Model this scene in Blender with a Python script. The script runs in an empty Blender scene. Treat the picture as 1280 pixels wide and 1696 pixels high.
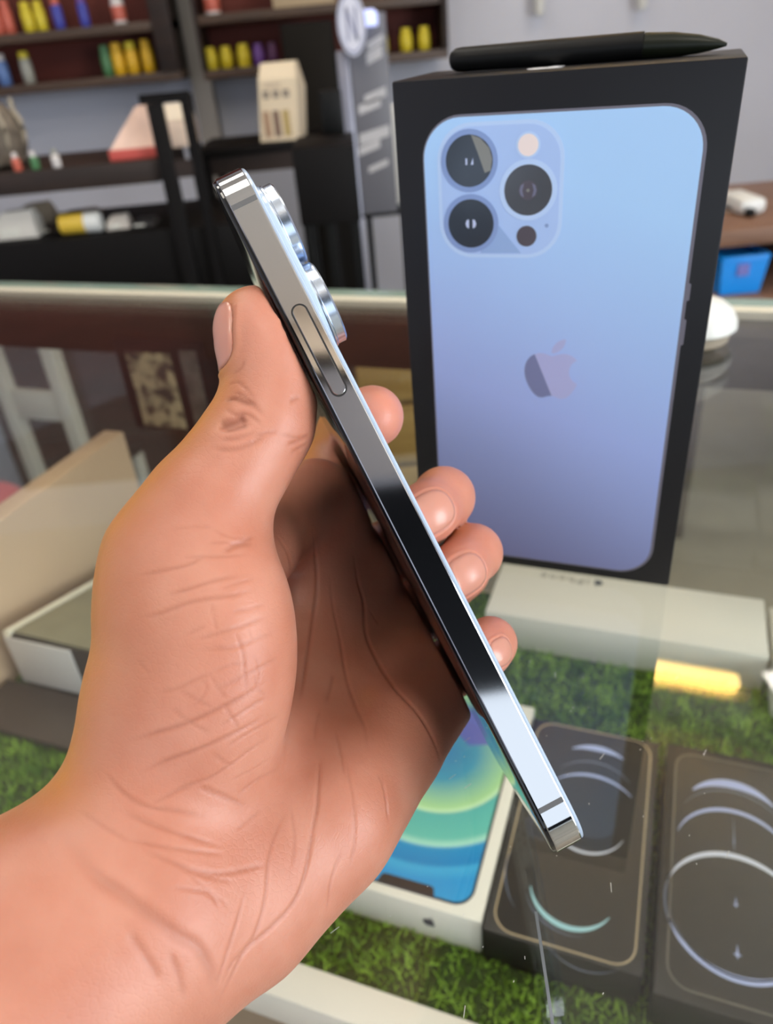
import bpy, bmesh, math, random
import numpy as np
from mathutils import Vector, Matrix
from mathutils.bvhtree import BVHTree

random.seed(7)
rng = np.random.default_rng(7)
S = bpy.context.scene
COL = S.collection
PI = math.pi

# ------------------------------------------------------------------ camera
F = 1252.0                                   # focal length in pixels of the 1280 x 1696 frame
RC = np.array([[0.9957, -0.0927, 0.0], [-0.0493, -0.5295, 0.8469], [-0.0785, -0.8432, -0.5318]])
RC[0] /= np.linalg.norm(RC[0])
RC[1] -= RC[0] * (RC[0] @ RC[1]); RC[1] /= np.linalg.norm(RC[1])
RC[2] = np.cross(RC[0], RC[1]) * (1 if np.cross(RC[0], RC[1]) @ RC[2] > 0 else -1)
GLASS = 0.95                                 # height of the counter top
CAM = np.array([0.0, 0.0, GLASS + 0.18338])
cam_d = bpy.data.cameras.new('camera')
cam_d.sensor_fit = 'VERTICAL'; cam_d.sensor_height = 36.0
cam_d.lens = 36.0 * F / 1696.0
cam_d.clip_start = 0.01; cam_d.clip_end = 60
cam_d.dof.use_dof = True
cam_d.dof.focus_distance = 0.162
cam_d.dof.aperture_fstop = 15.5
cam = bpy.data.objects.new('camera', cam_d); COL.objects.link(cam)
M = Matrix.Identity(4)
for i in range(3):
    M[i][0] = RC[i][0]; M[i][1] = -RC[i][1]; M[i][2] = -RC[i][2]; M[i][3] = CAM[i]
cam.matrix_world = M
S.camera = cam

# ------------------------------------------------------------------ exposure, world, big lights
S.view_settings.view_transform = 'Standard'
S.view_settings.look = 'None'
S.view_settings.gamma = 1.0
S.view_settings.use_curve_mapping = False
S.view_settings.exposure = 0.0
S.cycles.max_bounces = 8
S.cycles.transparent_max_bounces = 12
S.cycles.sample_clamp_indirect = 6.0
S.cycles.caustics_reflective = False
S.cycles.caustics_refractive = False
w = bpy.data.worlds.new('world'); S.world = w; w.use_nodes = True
bg = w.node_tree.nodes['Background']
bg.inputs[0].default_value = (0.80, 0.90, 1.0, 1); bg.inputs[1].default_value = 1.0

ROOM = dict(x0=-2.3, x1=2.5, y0=-3.0, y1=3.3, h=2.75)


def area(name, loc, rot, sx, sy, power, color):
    l = bpy.data.lights.new(name, 'AREA'); l.shape = 'RECTANGLE'; l.size = sx; l.size_y = sy
    l.energy = power; l.color = color
    o = bpy.data.objects.new(name, l); o.location = loc; o.rotation_euler = rot; COL.objects.link(o)
    return o


# daylight entering through the open shop front behind the photographer, and through the wide doorway on the right
area('shopfront_daylight', (0.3, ROOM['y0'] + 0.05, 1.25), (PI / 2, 0, 0), 3.8, 1.5, 10, (0.84, 0.92, 1.0))
area('doorway_daylight', (ROOM['x1'] - 0.05, -1.55, 1.25), (PI / 2, 0, PI / 2), 2.4, 2.2, 150, (0.90, 0.95, 1.0))


# ------------------------------------------------------------------ helpers
def at(px, py, depth):
    """point on the sight line of a pixel at a given distance along the lens axis (metres)"""
    return Vector(CAM + RC @ (np.array([(px - 640) / F, (py - 848) / F, 1.0]) * depth))


def at_y(px, py, y):
    d = RC @ np.array([(px - 640) / F, (py - 848) / F, 1.0])
    return Vector(CAM + d * (y - CAM[1]) / d[1])


def at_z(px, py, z):
    d = RC @ np.array([(px - 640) / F, (py - 848) / F, 1.0])
    return Vector(CAM + d * (z - CAM[2]) / d[2])


TH = math.radians(-22.4)                      # the counter is turned against the room
CM = Matrix.Rotation(TH, 4, 'Z')


def cw(x, y, z):
    """counter coordinates (along the counter, across it, height above the glass) -> world"""
    return CM @ Vector((x, y, GLASS + z))


def mat(name, color, rough=0.5, metal=0.0, var=0.0, scale=20.0, bump=0.0, bscale=None, spec=0.5, coat=0.0, emit=None, estr=0.0):
    m = bpy.data.materials.new(name); m.use_nodes = True
    nt = m.node_tree; b = nt.nodes['Principled BSDF']
    c = tuple(color) + (1,)
    b.inputs['Base Color'].default_value = c
    b.inputs['Roughness'].default_value = rough
    b.inputs['Metallic'].default_value = metal
    b.inputs['Specular IOR Level'].default_value = spec
    b.inputs['Coat Weight'].default_value = coat
    if emit:
        b.inputs['Emission Color'].default_value = tuple(emit) + (1,)
        b.inputs['Emission Strength'].default_value = estr
    if var or bump:
        tc = nt.nodes.new('ShaderNodeTexCoord')
        n = nt.nodes.new('ShaderNodeTexNoise'); n.inputs['Scale'].default_value = scale; n.inputs['Detail'].default_value = 5
        nt.links.new(tc.outputs['Object'], n.inputs['Vector'])
        if var:
            r = nt.nodes.new('ShaderNodeValToRGB')
            r.color_ramp.elements[0].position = 0.3; r.color_ramp.elements[1].position = 0.7
            r.color_ramp.elements[0].color = tuple(max(0, v * (1 - var)) for v in color) + (1,)
            r.color_ramp.elements[1].color = tuple(min(1, v * (1 + var)) for v in color) + (1,)
            nt.links.new(n.outputs['Fac'], r.inputs[0]); nt.links.new(r.outputs[0], b.inputs['Base Color'])
        if bump:
            n2 = n
            if bscale:
                n2 = nt.nodes.new('ShaderNodeTexNoise'); n2.inputs['Scale'].default_value = bscale
                nt.links.new(tc.outputs['Object'], n2.inputs['Vector'])
            bp = nt.nodes.new('ShaderNodeBump'); bp.inputs['Strength'].default_value = bump; bp.inputs['Distance'].default_value = 0.002
            nt.links.new(n2.outputs['Fac'], bp.inputs['Height']); nt.links.new(bp.outputs[0], b.inputs['Normal'])
    return m


def wood(name, dark, light, scale=8.0, rough=0.5):
    m = mat(name, dark, rough)
    nt = m.node_tree; b = nt.nodes['Principled BSDF']
    tc = nt.nodes.new('ShaderNodeTexCoord'); mp = nt.nodes.new('ShaderNodeMapping')
    mp.inputs['Scale'].default_value = (1.0, 8.0, 8.0)
    n = nt.nodes.new('ShaderNodeTexNoise'); n.inputs['Scale'].default_value = scale; n.inputs['Detail'].default_value = 8
    r = nt.nodes.new('ShaderNodeValToRGB')
    r.color_ramp.elements[0].color = tuple(dark) + (1,); r.color_ramp.elements[1].color = tuple(light) + (1,)
    r.color_ramp.elements[0].position = 0.3; r.color_ramp.elements[1].position = 0.7
    nt.links.new(tc.outputs['Object'], mp.inputs[0]); nt.links.new(mp.outputs[0], n.inputs['Vector'])
    nt.links.new(n.outputs['Fac'], r.inputs[0]); nt.links.new(r.outputs[0], b.inputs['Base Color'])
    return m


def glassy(name, tint=(0.975, 0.98, 0.965), ior=1.5, rough=0.0):
    """clear sheet glass: straight transmission plus Fresnel reflection"""
    m = bpy.data.materials.new(name); m.use_nodes = True
    nt = m.node_tree; nt.nodes.remove(nt.nodes['Principled BSDF'])
    out = nt.nodes['Material Output']
    t = nt.nodes.new('ShaderNodeBsdfTransparent'); t.inputs[0].default_value = tuple(tint) + (1,)
    g = nt.nodes.new('ShaderNodeBsdfGlossy'); g.inputs['Roughness'].default_value = rough; g.inputs[0].default_value = (1, 1, 1, 1)
    fr = nt.nodes.new('ShaderNodeFresnel'); fr.inputs[0].default_value = ior
    mx = nt.nodes.new('ShaderNodeMixShader')
    ge = nt.nodes.new('ShaderNodeNewGeometry')           # keep the same reflectance on both faces of the sheet
    io = nt.nodes.new('ShaderNodeMapRange'); io.inputs['To Min'].default_value = ior; io.inputs['To Max'].default_value = 1.0 / ior
    nt.links.new(ge.outputs['Backfacing'], io.inputs['Value']); nt.links.new(io.outputs[0], fr.inputs[0])
    nt.links.new(fr.outputs[0], mx.inputs[0]); nt.links.new(t.outputs[0], mx.inputs[1]); nt.links.new(g.outputs[0], mx.inputs[2])
    nt.links.new(mx.outputs[0], out.inputs[0])
    return m


def tag(o, label=None, cat=None, group=None, kind=None):
    if label: o['label'] = label
    if cat: o['category'] = cat
    if group: o['group'] = group
    if kind: o['kind'] = kind
    return o


def empty(name, loc=(0, 0, 0), rz=0.0, label=None, cat=None, group=None, kind=None):
    o = bpy.data.objects.new(name, None); o.empty_display_size = 0.02
    o.location = loc; o.rotation_euler = (0, 0, rz); COL.objects.link(o)
    return tag(o, label, cat, group, kind)


def link_bm(name, bm, m, parent=None, smooth=False, loc=None, rz=0.0, sharp=40):
    bmesh.ops.recalc_face_normals(bm, faces=bm.faces)
    me = bpy.data.meshes.new(name); bm.to_mesh(me); bm.free()
    if m: me.materials.append(m)
    if smooth:
        for p in me.polygons: p.use_smooth = True
        try: me.set_sharp_from_angle(angle=math.radians(sharp))
        except Exception: pass
    o = bpy.data.objects.new(name, me); COL.objects.link(o)
    if parent: o.parent = parent
    if loc is not None: o.location = loc
    o.rotation_euler[2] = rz
    return o


def bm_box(bm, x0, x1, y0, y1, z0, z1, bev=0.0, seg=2, matrix=None):
    g = bmesh.ops.create_cube(bm, size=1.0)
    vs = g['verts']
    for v in vs:
        v.co = Vector((x0 + (v.co.x + .5) * (x1 - x0), y0 + (v.co.y + .5) * (y1 - y0), z0 + (v.co.z + .5) * (z1 - z0)))
    if bev:
        es = list({e for v in vs for e in v.link_edges})
        r = bmesh.ops.bevel(bm, geom=es, offset=bev, segments=seg, affect='EDGES', profile=0.5)
        vs = list({v for f in r['faces'] for v in f.verts} | {v for v in vs if v.is_valid})
    if matrix: bmesh.ops.transform(bm, matrix=matrix, verts=[v for v in vs if v.is_valid])
    return vs


def box(name, x0, x1, y0, y1, z0, z1, m, parent=None, bev=0.0, loc=None, rz=0.0):
    bm = bmesh.new(); bm_box(bm, x0, x1, y0, y1, z0, z1, bev)
    return link_bm(name, bm, m, parent, smooth=bev > 0, loc=loc, rz=rz)


def rr_pts(w, h, r, n=8, cx=0.0, cy=0.0):
    """rounded rectangle outline, counter-clockwise"""
    out = []
    for (sx, sy, a0) in ((1, 1, 0), (-1, 1, 90), (-1, -1, 180), (1, -1, 270)):
        for i in range(n + 1):
            a = math.radians(a0 + 90 * i / n)
            out.append((cx + sx * (w / 2 - r) + r * math.cos(a), cy + sy * (h / 2 - r) + r * math.sin(a)))
    return out


def circ(r, n=32, cx=0.0, cy=0.0):
    return [(cx + r * math.cos(2 * PI * i / n), cy + r * math.sin(2 * PI * i / n)) for i in range(n)]


def bm_loft(bm, loops, cap0=True, cap1=True):
    """join closed 3-D loops of equal length into a skin"""
    vv = [[bm.verts.new(p) for p in lp] for lp in loops]
    n = len(vv[0])
    for a, b in zip(vv[:-1], vv[1:]):
        for i in range(n):
            bm.faces.new((a[i], a[(i + 1) % n], b[(i + 1) % n], b[i]))
    if cap0: bm.faces.new(list(reversed(vv[0])))
    if cap1: bm.faces.new(vv[-1])


def bm_prism(bm, pts, z0, z1, plane='xy'):
    f = {'xy': lambda p, z: (p[0], p[1], z), 'xz': lambda p, z: (p[0], z, p[1])}[plane]
    bm_loft(bm, [[f(p, z0) for p in pts], [f(p, z1) for p in pts]])


def prism(name, pts, z0, z1, m, parent=None, plane='xy', smooth=True, loc=None, rz=0.0):
    bm = bmesh.new(); bm_prism(bm, pts, z0, z1, plane)
    return link_bm(name, bm, m, parent, smooth=smooth, loc=loc, rz=rz)


def ring_prism(name, outer, inner, z0, z1, m, parent=None, plane='xy'):
    f = {'xy': lambda p, z: (p[0], p[1], z), 'xz': lambda p, z: (p[0], z, p[1])}[plane]
    bm = bmesh.new()
    L = [[bm.verts.new(f(p, z)) for p in pts] for pts, z in ((outer, z0), (outer, z1), (inner, z1), (inner, z0))]
    n = len(outer)
    for k in range(4):
        a, b = L[k], L[(k + 1) % 4]
        for i in range(n):
            bm.faces.new((a[i], a[(i + 1) % n], b[(i + 1) % n], b[i]))
    return link_bm(name, bm, m, parent, smooth=True)


def bm_lathe(bm, prof, n=24, cx=0.0, cy=0.0):
    """prof: list of (r, z) from bottom to top"""
    loops = [[(cx + max(r, 1e-5) * math.cos(2 * PI * i / n), cy + max(r, 1e-5) * math.sin(2 * PI * i / n), z) for i in range(n)] for r, z in prof]
    bm_loft(bm, loops)


def lathe(name, prof, m, parent=None, n=24, loc=None):
    bm = bmesh.new(); bm_lathe(bm, prof, n)
    return link_bm(name, bm, m, parent, smooth=True, loc=loc)


def bm_tube(bm, pts, r, n=8, cap=True):
    pts = [Vector(p) for p in pts]
    rs = r if isinstance(r, (list, tuple)) else [r] * len(pts)
    loops = []
    up = Vector((0, 0, 1))
    for i, p in enumerate(pts):
        d = (pts[min(i + 1, len(pts) - 1)] - pts[max(i - 1, 0)]).normalized()
        a = d.cross(up)
        if a.length < 1e-3: a = d.cross(Vector((1, 0, 0)))
        a.normalize(); b = a.cross(d)
        loops.append([tuple(p + (a * math.cos(2 * PI * k / n) + b * math.sin(2 * PI * k / n)) * rs[i]) for k in range(n)])
    bm_loft(bm, loops, cap, cap)


def tube(name, pts, r, m, parent=None, n=8):
    bm = bmesh.new(); bm_tube(bm, pts, r, n)
    return link_bm(name, bm, m, parent, smooth=True)


def copy_tree(o, parent=None):
    c = o.copy(); COL.objects.link(c)
    if parent: c.parent = parent
    for ch in list(o.children): copy_tree(ch, c)
    return c


# ------------------------------------------------------------------ materials
WALLM = mat('wall_paint', (0.66, 0.675, 0.765), 0.85, var=0.03, scale=3)
CEILM = mat('ceiling_paint', (0.84, 0.77, 0.68), 0.9, var=0.02, scale=3)
FLOORM = mat('floor_tile', (0.30, 0.27, 0.215), 0.45, var=0.12, scale=6)
DARKW = wood('dark_walnut', (0.014, 0.007, 0.005), (0.030, 0.014, 0.009), 5, 0.55)
REDW = wood('red_brown_backing', (0.085, 0.011, 0.005), (0.13, 0.020, 0.010), 3, 0.7)
MIDW = wood('brown_wood', (0.17, 0.085, 0.05), (0.27, 0.14, 0.085), 6, 0.5)
BLACK = mat('black_paint', (0.006, 0.005, 0.005), 0.6, spec=0.15)
BLACKP = mat('black_plastic', (0.006, 0.006, 0.006), 0.45, spec=0.2)
BLACKG = mat('black_gloss', (0.004, 0.004, 0.006), 0.07)
CREAMP = mat('cream_laminate', (0.78, 0.74, 0.60), 0.35)
WHITE = mat('white_plastic', (0.80, 0.80, 0.77), 0.35)
WHITECARD = mat('white_card', (0.80, 0.78, 0.70), 0.42)
GREYP = mat('grey_plastic', (0.45, 0.44, 0.43), 0.5)
BEIGE = mat('beige_laminate', (0.60, 0.43, 0.28), 0.45, var=0.05, scale=7)
GREIGE = mat('greige_laminate', (0.44, 0.365, 0.285), 0.5, var=0.05, scale=7)
GLASSM = glassy('counter_glass')
GLASSF = glassy('front_glass', (0.90, 0.93, 0.90))
GEDGE = mat('glass_edge', (0.30, 0.42, 0.36), 0.15)
STEEL = mat('polished_steel', (0.60, 0.605, 0.63), 0.06, metal=1.0)
STEELB = mat('blue_steel', (0.62, 0.71, 0.86), 0.24, metal=1.0)
ALU = mat('brushed_aluminium', (0.60, 0.59, 0.57), 0.35, metal=0.8)

# ------------------------------------------------------------------ room shell
R_ = ROOM


def struct(o): o['kind'] = 'structure'; return o


struct(box('floor', R_['x0'], R_['x1'], R_['y0'] - 0.6, R_['y1'], -0.05, 0.0, FLOORM))
struct(box('ceiling', R_['x0'], R_['x1'], R_['y0'], R_['y1'], R_['h'], R_['h'] + 0.05, CEILM))
struct(box('wall_back', R_['x0'], R_['x1'], R_['y1'], R_['y1'] + 0.08, 0, R_['h'], WALLM))
struct(box('wall_left', R_['x0'] - 0.08, R_['x0'], R_['y0'], R_['y1'], 0, R_['h'], WALLM))
wr = struct(empty('wall_right'))
for seg in ((R_['y0'], -2.8, 0, R_['h']), (-0.3, R_['y1'], 0, R_['h']), (-2.8, -0.3, 2.4, R_['h'])):
    box('wall_panel', R_['x1'], R_['x1'] + 0.08, seg[0], seg[1], seg[2], seg[3], WALLM, wr)
wf = struct(empty('wall_front'))
FASCIA = mat('dark_fascia', (0.003, 0.003, 0.004), 0.8, spec=0.05)
for (a, b, c, d, mm) in ((R_['x0'], -1.65, 0, 2.05, WALLM), (2.25, R_['x1'], 0, 2.05, WALLM), (R_['x0'], R_['x1'], 2.05, R_['h'], FASCIA), (-1.65, 2.25, 0, 0.45, FASCIA)):
    box('wall_panel', a, b, R_['y0'] - 0.08, R_['y0'], c, d, mm, wf)
# unseen soffit put in so the phone edge mirrors dark and pale bands
sf = struct(empty('added_trim'))
box('added_soffit', R_['x0'] + 0.001, R_['x1'] - 0.001, R_['y0'] + 0.001, -1.25, 2.07, 2.10, FASCIA, sf)
box('added_soffit_board', R_['x0'] + 0.001, R_['x1'] - 0.001, -1.249, -1.21, 2.07, 2.44, mat('added_grey_board', (0.20, 0.20, 0.225), 0.6), sf)
box('added_soffit_trim', R_['x0'] + 0.001, R_['x1'] - 0.001, -1.249, -1.20, 2.4405, 2.49, FASCIA, sf)
box('added_soffit_face', R_['x0'] + 0.001, R_['x1'] - 0.001, -1.249, -1.22, 2.4905, R_['h'] - 0.001, mat('added_warm_board', (0.86, 0.72, 0.56), 0.8), sf)
struct(box('baseboard_back', R_['x0'], R_['x1'], R_['y1'] - 0.015, R_['y1'], 0, 0.09, BLACK))

# warm tube lamp on the ceiling (its mirror image glows in the counter glass)
LAMPW = mat('warm_tube', (0.9, 0.7, 0.35), 0.4, emit=(1.0, 0.62, 0.16), estr=16.0)
tl = empty('tube_lamp', (0.72, 1.846, 2.6), TH, 'warm glowing tube lamp under the ceiling', 'lamp')
bm = bmesh.new(); bm_tube(bm, [(-0.42, 0, 0), (-0.41, 0, 0), (0.37, 0, 0), (0.38, 0, 0)], [0.012, 0.03, 0.03, 0.012], 12); link_bm('tube', bm, LAMPW, tl, True)
box('lamp_housing', -0.46, 0.42, -0.045, 0.045, 0.035, 0.15, WHITE, tl, 0.004)
# ceiling panel lamps
PANELM = mat('panel_light', (0.9, 0.9, 0.9), 0.5, emit=(1.0, 0.93, 0.82), estr=11.0)
for k, (x, y) in enumerate(((-1.1, -0.72), (0.4, -0.72), (-0.8, 1.7), (1.5, 1.6), (-0.5, 0.5))):
    cl = empty('ceiling_light', (x, y, R_['h']), 0, 'square white ceiling panel light', 'lamp', 'ceiling panel lights')
    box('diffuser', -0.26, 0.26, -0.26, 0.26, -0.02, -0.005, PANELM, cl)
    bm = bmesh.new()
    for (a, b, c, d) in ((-0.3, 0.3, -0.3, -0.26), (-0.3, 0.3, 0.26, 0.3), (-0.3, -0.26, -0.26, 0.26), (0.26, 0.3, -0.26, 0.26)):
        bm_box(bm, a, b, c, d, -0.03, 0.0)
    link_bm('frame', bm, WHITE, cl)

# ------------------------------------------------------------------ display counter
XL, XR, YN, YF = -1.15, 0.62, -0.02, 0.575
ctr = empty('display_counter', (0, 0, 0), TH, 'long glass topped display counter that the tall box stands on', 'counter')


def cbox(name, x0, x1, y0, y1, z0, z1, m, bev=0.0, parent=ctr):
    return box(name, x0, x1, y0, y1, GLASS + z0, GLASS + z1, m, parent, bev)


top = cbox('glass_top', XL, XR, YN, YF, -0.006, 0.0, GLASSM)
cbox('glass_edge', XL, XR, YF, YF + 0.012, -0.010, 0.0, CREAMP, 0.001)
cbox('glass_edge', XL, XR, YF + 0.0125, YF + 0.05, -0.022, -0.006, GEDGE, 0.001)
cbox('top_rail', XL, XR, YF - 0.035, YF + 0.01, -0.045, -0.0065, mat('bronze_rail', (0.022, 0.013, 0.008), 0.65, spec=0.15), 0.002)
cbox('front_glass', XL, XR, YF - 0.006, YF, -0.80, -0.046, GLASSF)
cbox('bottom_rail', XL, XR, YF - 0.03, YF + 0.01, -0.86, -0.80, BLACK, 0.002)
cbox('plinth', XL + 0.02, XR - 0.02, 0.02, YF - 0.02, -0.949, -0.87, BLACK)
cbox('lower_shelf', -0.455, XR - 0.01, 0.02, YF - 0.04, -0.50, -0.485, GREIGE)
cbox('base_board', XL + 0.01, XR - 0.01, 0.02, YF - 0.035, -0.869, -0.85, BLACK)
# shelf carrying the turf, white front edge
SHZ = -0.250
cbox('display_shelf', -0.480, XR - 0.01, 0.178, YF - 0.045, SHZ - 0.016, SHZ, GREIGE)
cbox('shelf_edge', -0.36, XR - 0.01, 0.158, 0.1775, SHZ - 0.018, SHZ + 0.012, mat('shelf_white', (0.82, 0.79, 0.72), 0.4), 0.001)
cbox('end_panel', -0.503, -0.481, 0.18, YF - 0.05, -0.52, -0.118, BEIGE, 0.001)
cbox('end_glass', XR - 0.006, XR, YN + 0.02, YF - 0.01, -0.8, -0.0065, GLASSF)
for (x, y) in ((XL + 0.02, 0.0), (XR - 0.02, 0.0), (XR - 0.02, YF - 0.06), (XL + 0.02, YF - 0.06)):
    cbox('post', x - 0.012, x + 0.012, y, y + 0.024, -0.85, -0.0065, ALU, 0.002)

# thin seam in the glass top, dust and hairs on it
bm = bmesh.new()
a, b = Vector((-0.0140, 0.1055, GLASS + 0.00004)), Vector((-0.0030, 0.0725, GLASS + 0.00004)); q = Vector((0.00035, 0.0001, 0))
bm_loft(bm, [[a - q, a + q, b + q, b - q], [v + Vector((0, 0, 0.00012)) for v in (a - q, a + q, b + q, b - q)]])
link_bm('glass_seam', bm, mat('seam_grey', (0.16, 0.18, 0.20), 0.2), ctr)
bm = bmesh.new()
for k in range(70):
    x, y = random.uniform(-0.085, 0.03), random.uniform(0.075, 0.20); l = random.choice((0.0003, 0.0005, 0.0007, 0.0025)); an = random.uniform(0.9, 1.9)
    dx, dy = l * math.cos(an), l * math.sin(an); wv = Vector((0.00008, 0.0, 0)); c0 = Vector((x, y, GLASS + 0.00004)); c1 = c0 + Vector((dx, dy, 0))
    bm_loft(bm, [[c0 - wv, c0 + wv, c1 + wv, c1 - wv], [v + Vector((0, 0, 0.00008)) for v in (c0 - wv, c0 + wv, c1 + wv, c1 - wv)]])
tag(link_bm('dust_specks', bm, mat('dust', (0.55, 0.56, 0.55), 0.8), None, rz=TH), 'tiny pale dust specks and hairs on the counter glass', 'dust', kind='stuff')

# ------------------------------------------------------------------ artificial turf
TURFB = mat('turf_backing', (0.035, 0.06, 0.012), 0.9)
tm = box('turf_mat', -0.479, XR - 0.015, 0.178, YF - 0.05, GLASS + SHZ, GLASS + SHZ + 0.003, TURFB, None, 0, (0, 0, 0), TH)
tag(tm, 'flat green backing of the artificial turf on the shelf', 'turf')


def grass():
    N = 60000
    x = rng.uniform(-0.476, 0.40, N); y = rng.uniform(0.181, YF - 0.055, N)
    keep = np.ones(N, bool)
    for (a, b, c, d) in ((-0.140, -0.054, 0.215, 0.372), (-0.056, 0.0245, 0.212, 0.362), (0.03, 0.113, 0.206, 0.365), (-0.111, 0.094, 0.459, 0.526), (-0.4765, -0.2605, 0.2645, 0.446)):
        keep &= ~((x > a + .002) & (x < b - .002) & (y > c + .002) & (y < d - .002))
    x, y = x[keep], y[keep]; N = len(x)
    h = rng.uniform(0.004, 0.0085, N); a = rng.uniform(0, 2 * PI, N); wd = rng.uniform(0.0005, 0.0009, N)
    lx, ly = rng.normal(0, 0.003, N), rng.normal(0, 0.003, N)
    z0 = GLASS + SHZ + 0.003
    V = np.zeros((N, 3, 3))
    V[:, 0] = np.stack([x - wd * np.cos(a), y - wd * np.sin(a), np.full(N, z0)], 1)
    V[:, 1] = np.stack([x + wd * np.cos(a), y + wd * np.sin(a), np.full(N, z0)], 1)
    V[:, 2] = np.stack([x + lx, y + ly, z0 + h], 1)
    me = bpy.data.meshes.new('turf_blades')
    me.from_pydata(V.reshape(-1, 3).tolist(), [], np.arange(3 * N).reshape(-1, 3).tolist())
    m = mat('turf_green', (0.075, 0.16, 0.018), 0.6)
    nt = m.node_tree; b = nt.nodes['Principled BSDF']
    tc = nt.nodes.new('ShaderNodeTexCoord')
    n = nt.nodes.new('ShaderNodeTexNoise'); n.inputs['Scale'].default_value = 55; n.inputs['Detail'].default_value = 4
    r = nt.nodes.new('ShaderNodeValToRGB')
    r.color_ramp.elements[0].color = (0.085, 0.20, 0.012, 1); r.color_ramp.elements[1].color = (0.40, 0.64, 0.09, 1)
    r.color_ramp.elements[0].position = 0.33; r.color_ramp.elements[1].position = 0.68
    nt.links.new(tc.outputs['Object'], n.inputs['Vector']); nt.links.new(n.outputs['Fac'], r.inputs[0]); nt.links.new(r.outputs[0], b.inputs['Base Color'])
    me.materials.append(m)
    o = bpy.data.objects.new('turf_blades', me); COL.objects.link(o); o.rotation_euler[2] = TH
    tag(o, 'short green artificial turf blades covering the shelf under the glass', 'turf', kind='stuff')


grass()

# ------------------------------------------------------------------ logo outline
LOGO = "318.7,268.7 318.5,232 335.1,204.3 368.7,183.9 349.9,157 321.5,142.2 284,139.3 248.5,136.5 209.7,160 195.5,160 180.5,160 146.1,140.3 119.1,140.3 63.3,141.2 4,184.8 4,273.5 4,299.7 8.8,326.8 18.4,354.7 31.2,391.4 77.4,481.4 125.6,479.9 150.8,479.3 168.6,462 201.4,462 233.2,462 249.7,479.9 277.8,479.9 326.4,479.2 368.2,397.4 380.4,360.6 315.2,329.9 318.7,270.6 318.7,268.7"
LEAF = "262.1,104.5 289.4,72.1 286.9,42.6 286.1,32 262,33.4 234.1,48.4 218.2,66.9 200.7,86.7 190.4,111.2 192.6,138.8 218.7,140.8 242.5,127.4 262.1,104.5"


def bez(s, n=6):
    p = [tuple(map(float, q.split(','))) for q in s.split()]
    out = []
    for i in range(0, len(p) - 1, 3):
        a, b, c, d = p[i:i + 4]
        for k in range(n):
            t = k / n
            out.append(tuple((1 - t) ** 3 * a[j] + 3 * (1 - t) ** 2 * t * b[j] + 3 * (1 - t) * t * t * c[j] + t ** 3 * d[j] for j in (0, 1)))
    return out


def logo_pts(h, cx, cy, flip=1):
    body, leaf = bez(LOGO), bez(LEAF)
    s = h / 448.0
    f = lambda P: [(cx + flip * (x - 192) * s, cy - flip * (y - 256) * s) for x, y in P][::-1]
    return f(body), f(leaf)


def clip_poly(P, keep):
    """Sutherland-Hodgman clip against keep(p) >= 0 (linear)"""
    out = []
    for i in range(len(P)):
        a, b = P[i], P[(i + 1) % len(P)]
        ka, kb = keep(a), keep(b)
        if ka >= 0: out.append(a)
        if ka * kb < 0:
            t = ka / (ka - kb); out.append((a[0] + t * (b[0] - a[0]), a[1] + t * (b[1] - a[1])))
    return out


# ------------------------------------------------------------------ tall product box on the counter
BW, BH, BD = 0.097, 0.1716, 0.045
pb = empty('phone_box', (0.0133, 0.2578, GLASS), TH, 'tall black box with a pale blue phone back printed on it, standing on the glass', 'box')
BOXM = mat('black_card', (0.0075, 0.0075, 0.010), 0.40, var=0.05, scale=60, spec=0.32)
box('box_lid', 0, BW, 0, BD, 0.0006, BH, BOXM, pb, 0.0006)
BOXT = mat('black_card_worn', (0.012, 0.011, 0.010), 0.4)
box('box_tray', 0.0008, BW - 0.0008, 0.0008, BD - 0.0008, 0, 0.0006, BOXT, pb)


def flat(name, pts, y0, y1, m, parent):          # flat print lying on the box front
    return prism(name, pts, -y1, -y0, m, parent, 'xz')


PRINT = mat('print_sierra_lit', (0.36, 0.50, 0.86), 0.35)  # Sierra blue print with a top-to-bottom lighting gradient painted into its colour
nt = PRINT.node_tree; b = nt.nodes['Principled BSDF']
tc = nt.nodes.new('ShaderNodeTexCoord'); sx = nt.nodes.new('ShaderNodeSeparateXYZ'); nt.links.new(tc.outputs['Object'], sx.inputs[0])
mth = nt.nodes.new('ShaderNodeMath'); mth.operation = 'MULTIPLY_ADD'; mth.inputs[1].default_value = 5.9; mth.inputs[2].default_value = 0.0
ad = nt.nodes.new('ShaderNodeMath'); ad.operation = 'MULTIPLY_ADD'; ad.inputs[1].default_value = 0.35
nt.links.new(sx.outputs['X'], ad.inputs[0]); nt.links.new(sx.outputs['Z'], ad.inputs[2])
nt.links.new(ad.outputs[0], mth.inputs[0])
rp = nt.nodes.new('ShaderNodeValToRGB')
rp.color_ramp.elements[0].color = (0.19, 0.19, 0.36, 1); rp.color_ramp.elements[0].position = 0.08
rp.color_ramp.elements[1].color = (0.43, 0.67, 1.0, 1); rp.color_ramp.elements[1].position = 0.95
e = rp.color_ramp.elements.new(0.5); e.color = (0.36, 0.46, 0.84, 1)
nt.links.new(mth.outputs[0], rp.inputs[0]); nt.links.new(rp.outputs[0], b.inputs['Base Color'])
PRIM = mat('print_rim', (0.16, 0.15, 0.19), 0.35)
PCAM = mat('print_plateau', (0.42, 0.58, 0.92), 0.35)
PCAM2 = mat('print_plateau_edge', (0.52, 0.68, 0.97), 0.35)
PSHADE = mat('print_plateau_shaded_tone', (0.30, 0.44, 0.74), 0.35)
PRING = mat('print_lens_ring', (0.24, 0.34, 0.62), 0.35)
PLENS = mat('print_lens', (0.012, 0.018, 0.028), 0.3)
PLENS2 = mat('print_lens_grey', (0.05, 0.052, 0.06), 0.3)
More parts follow.
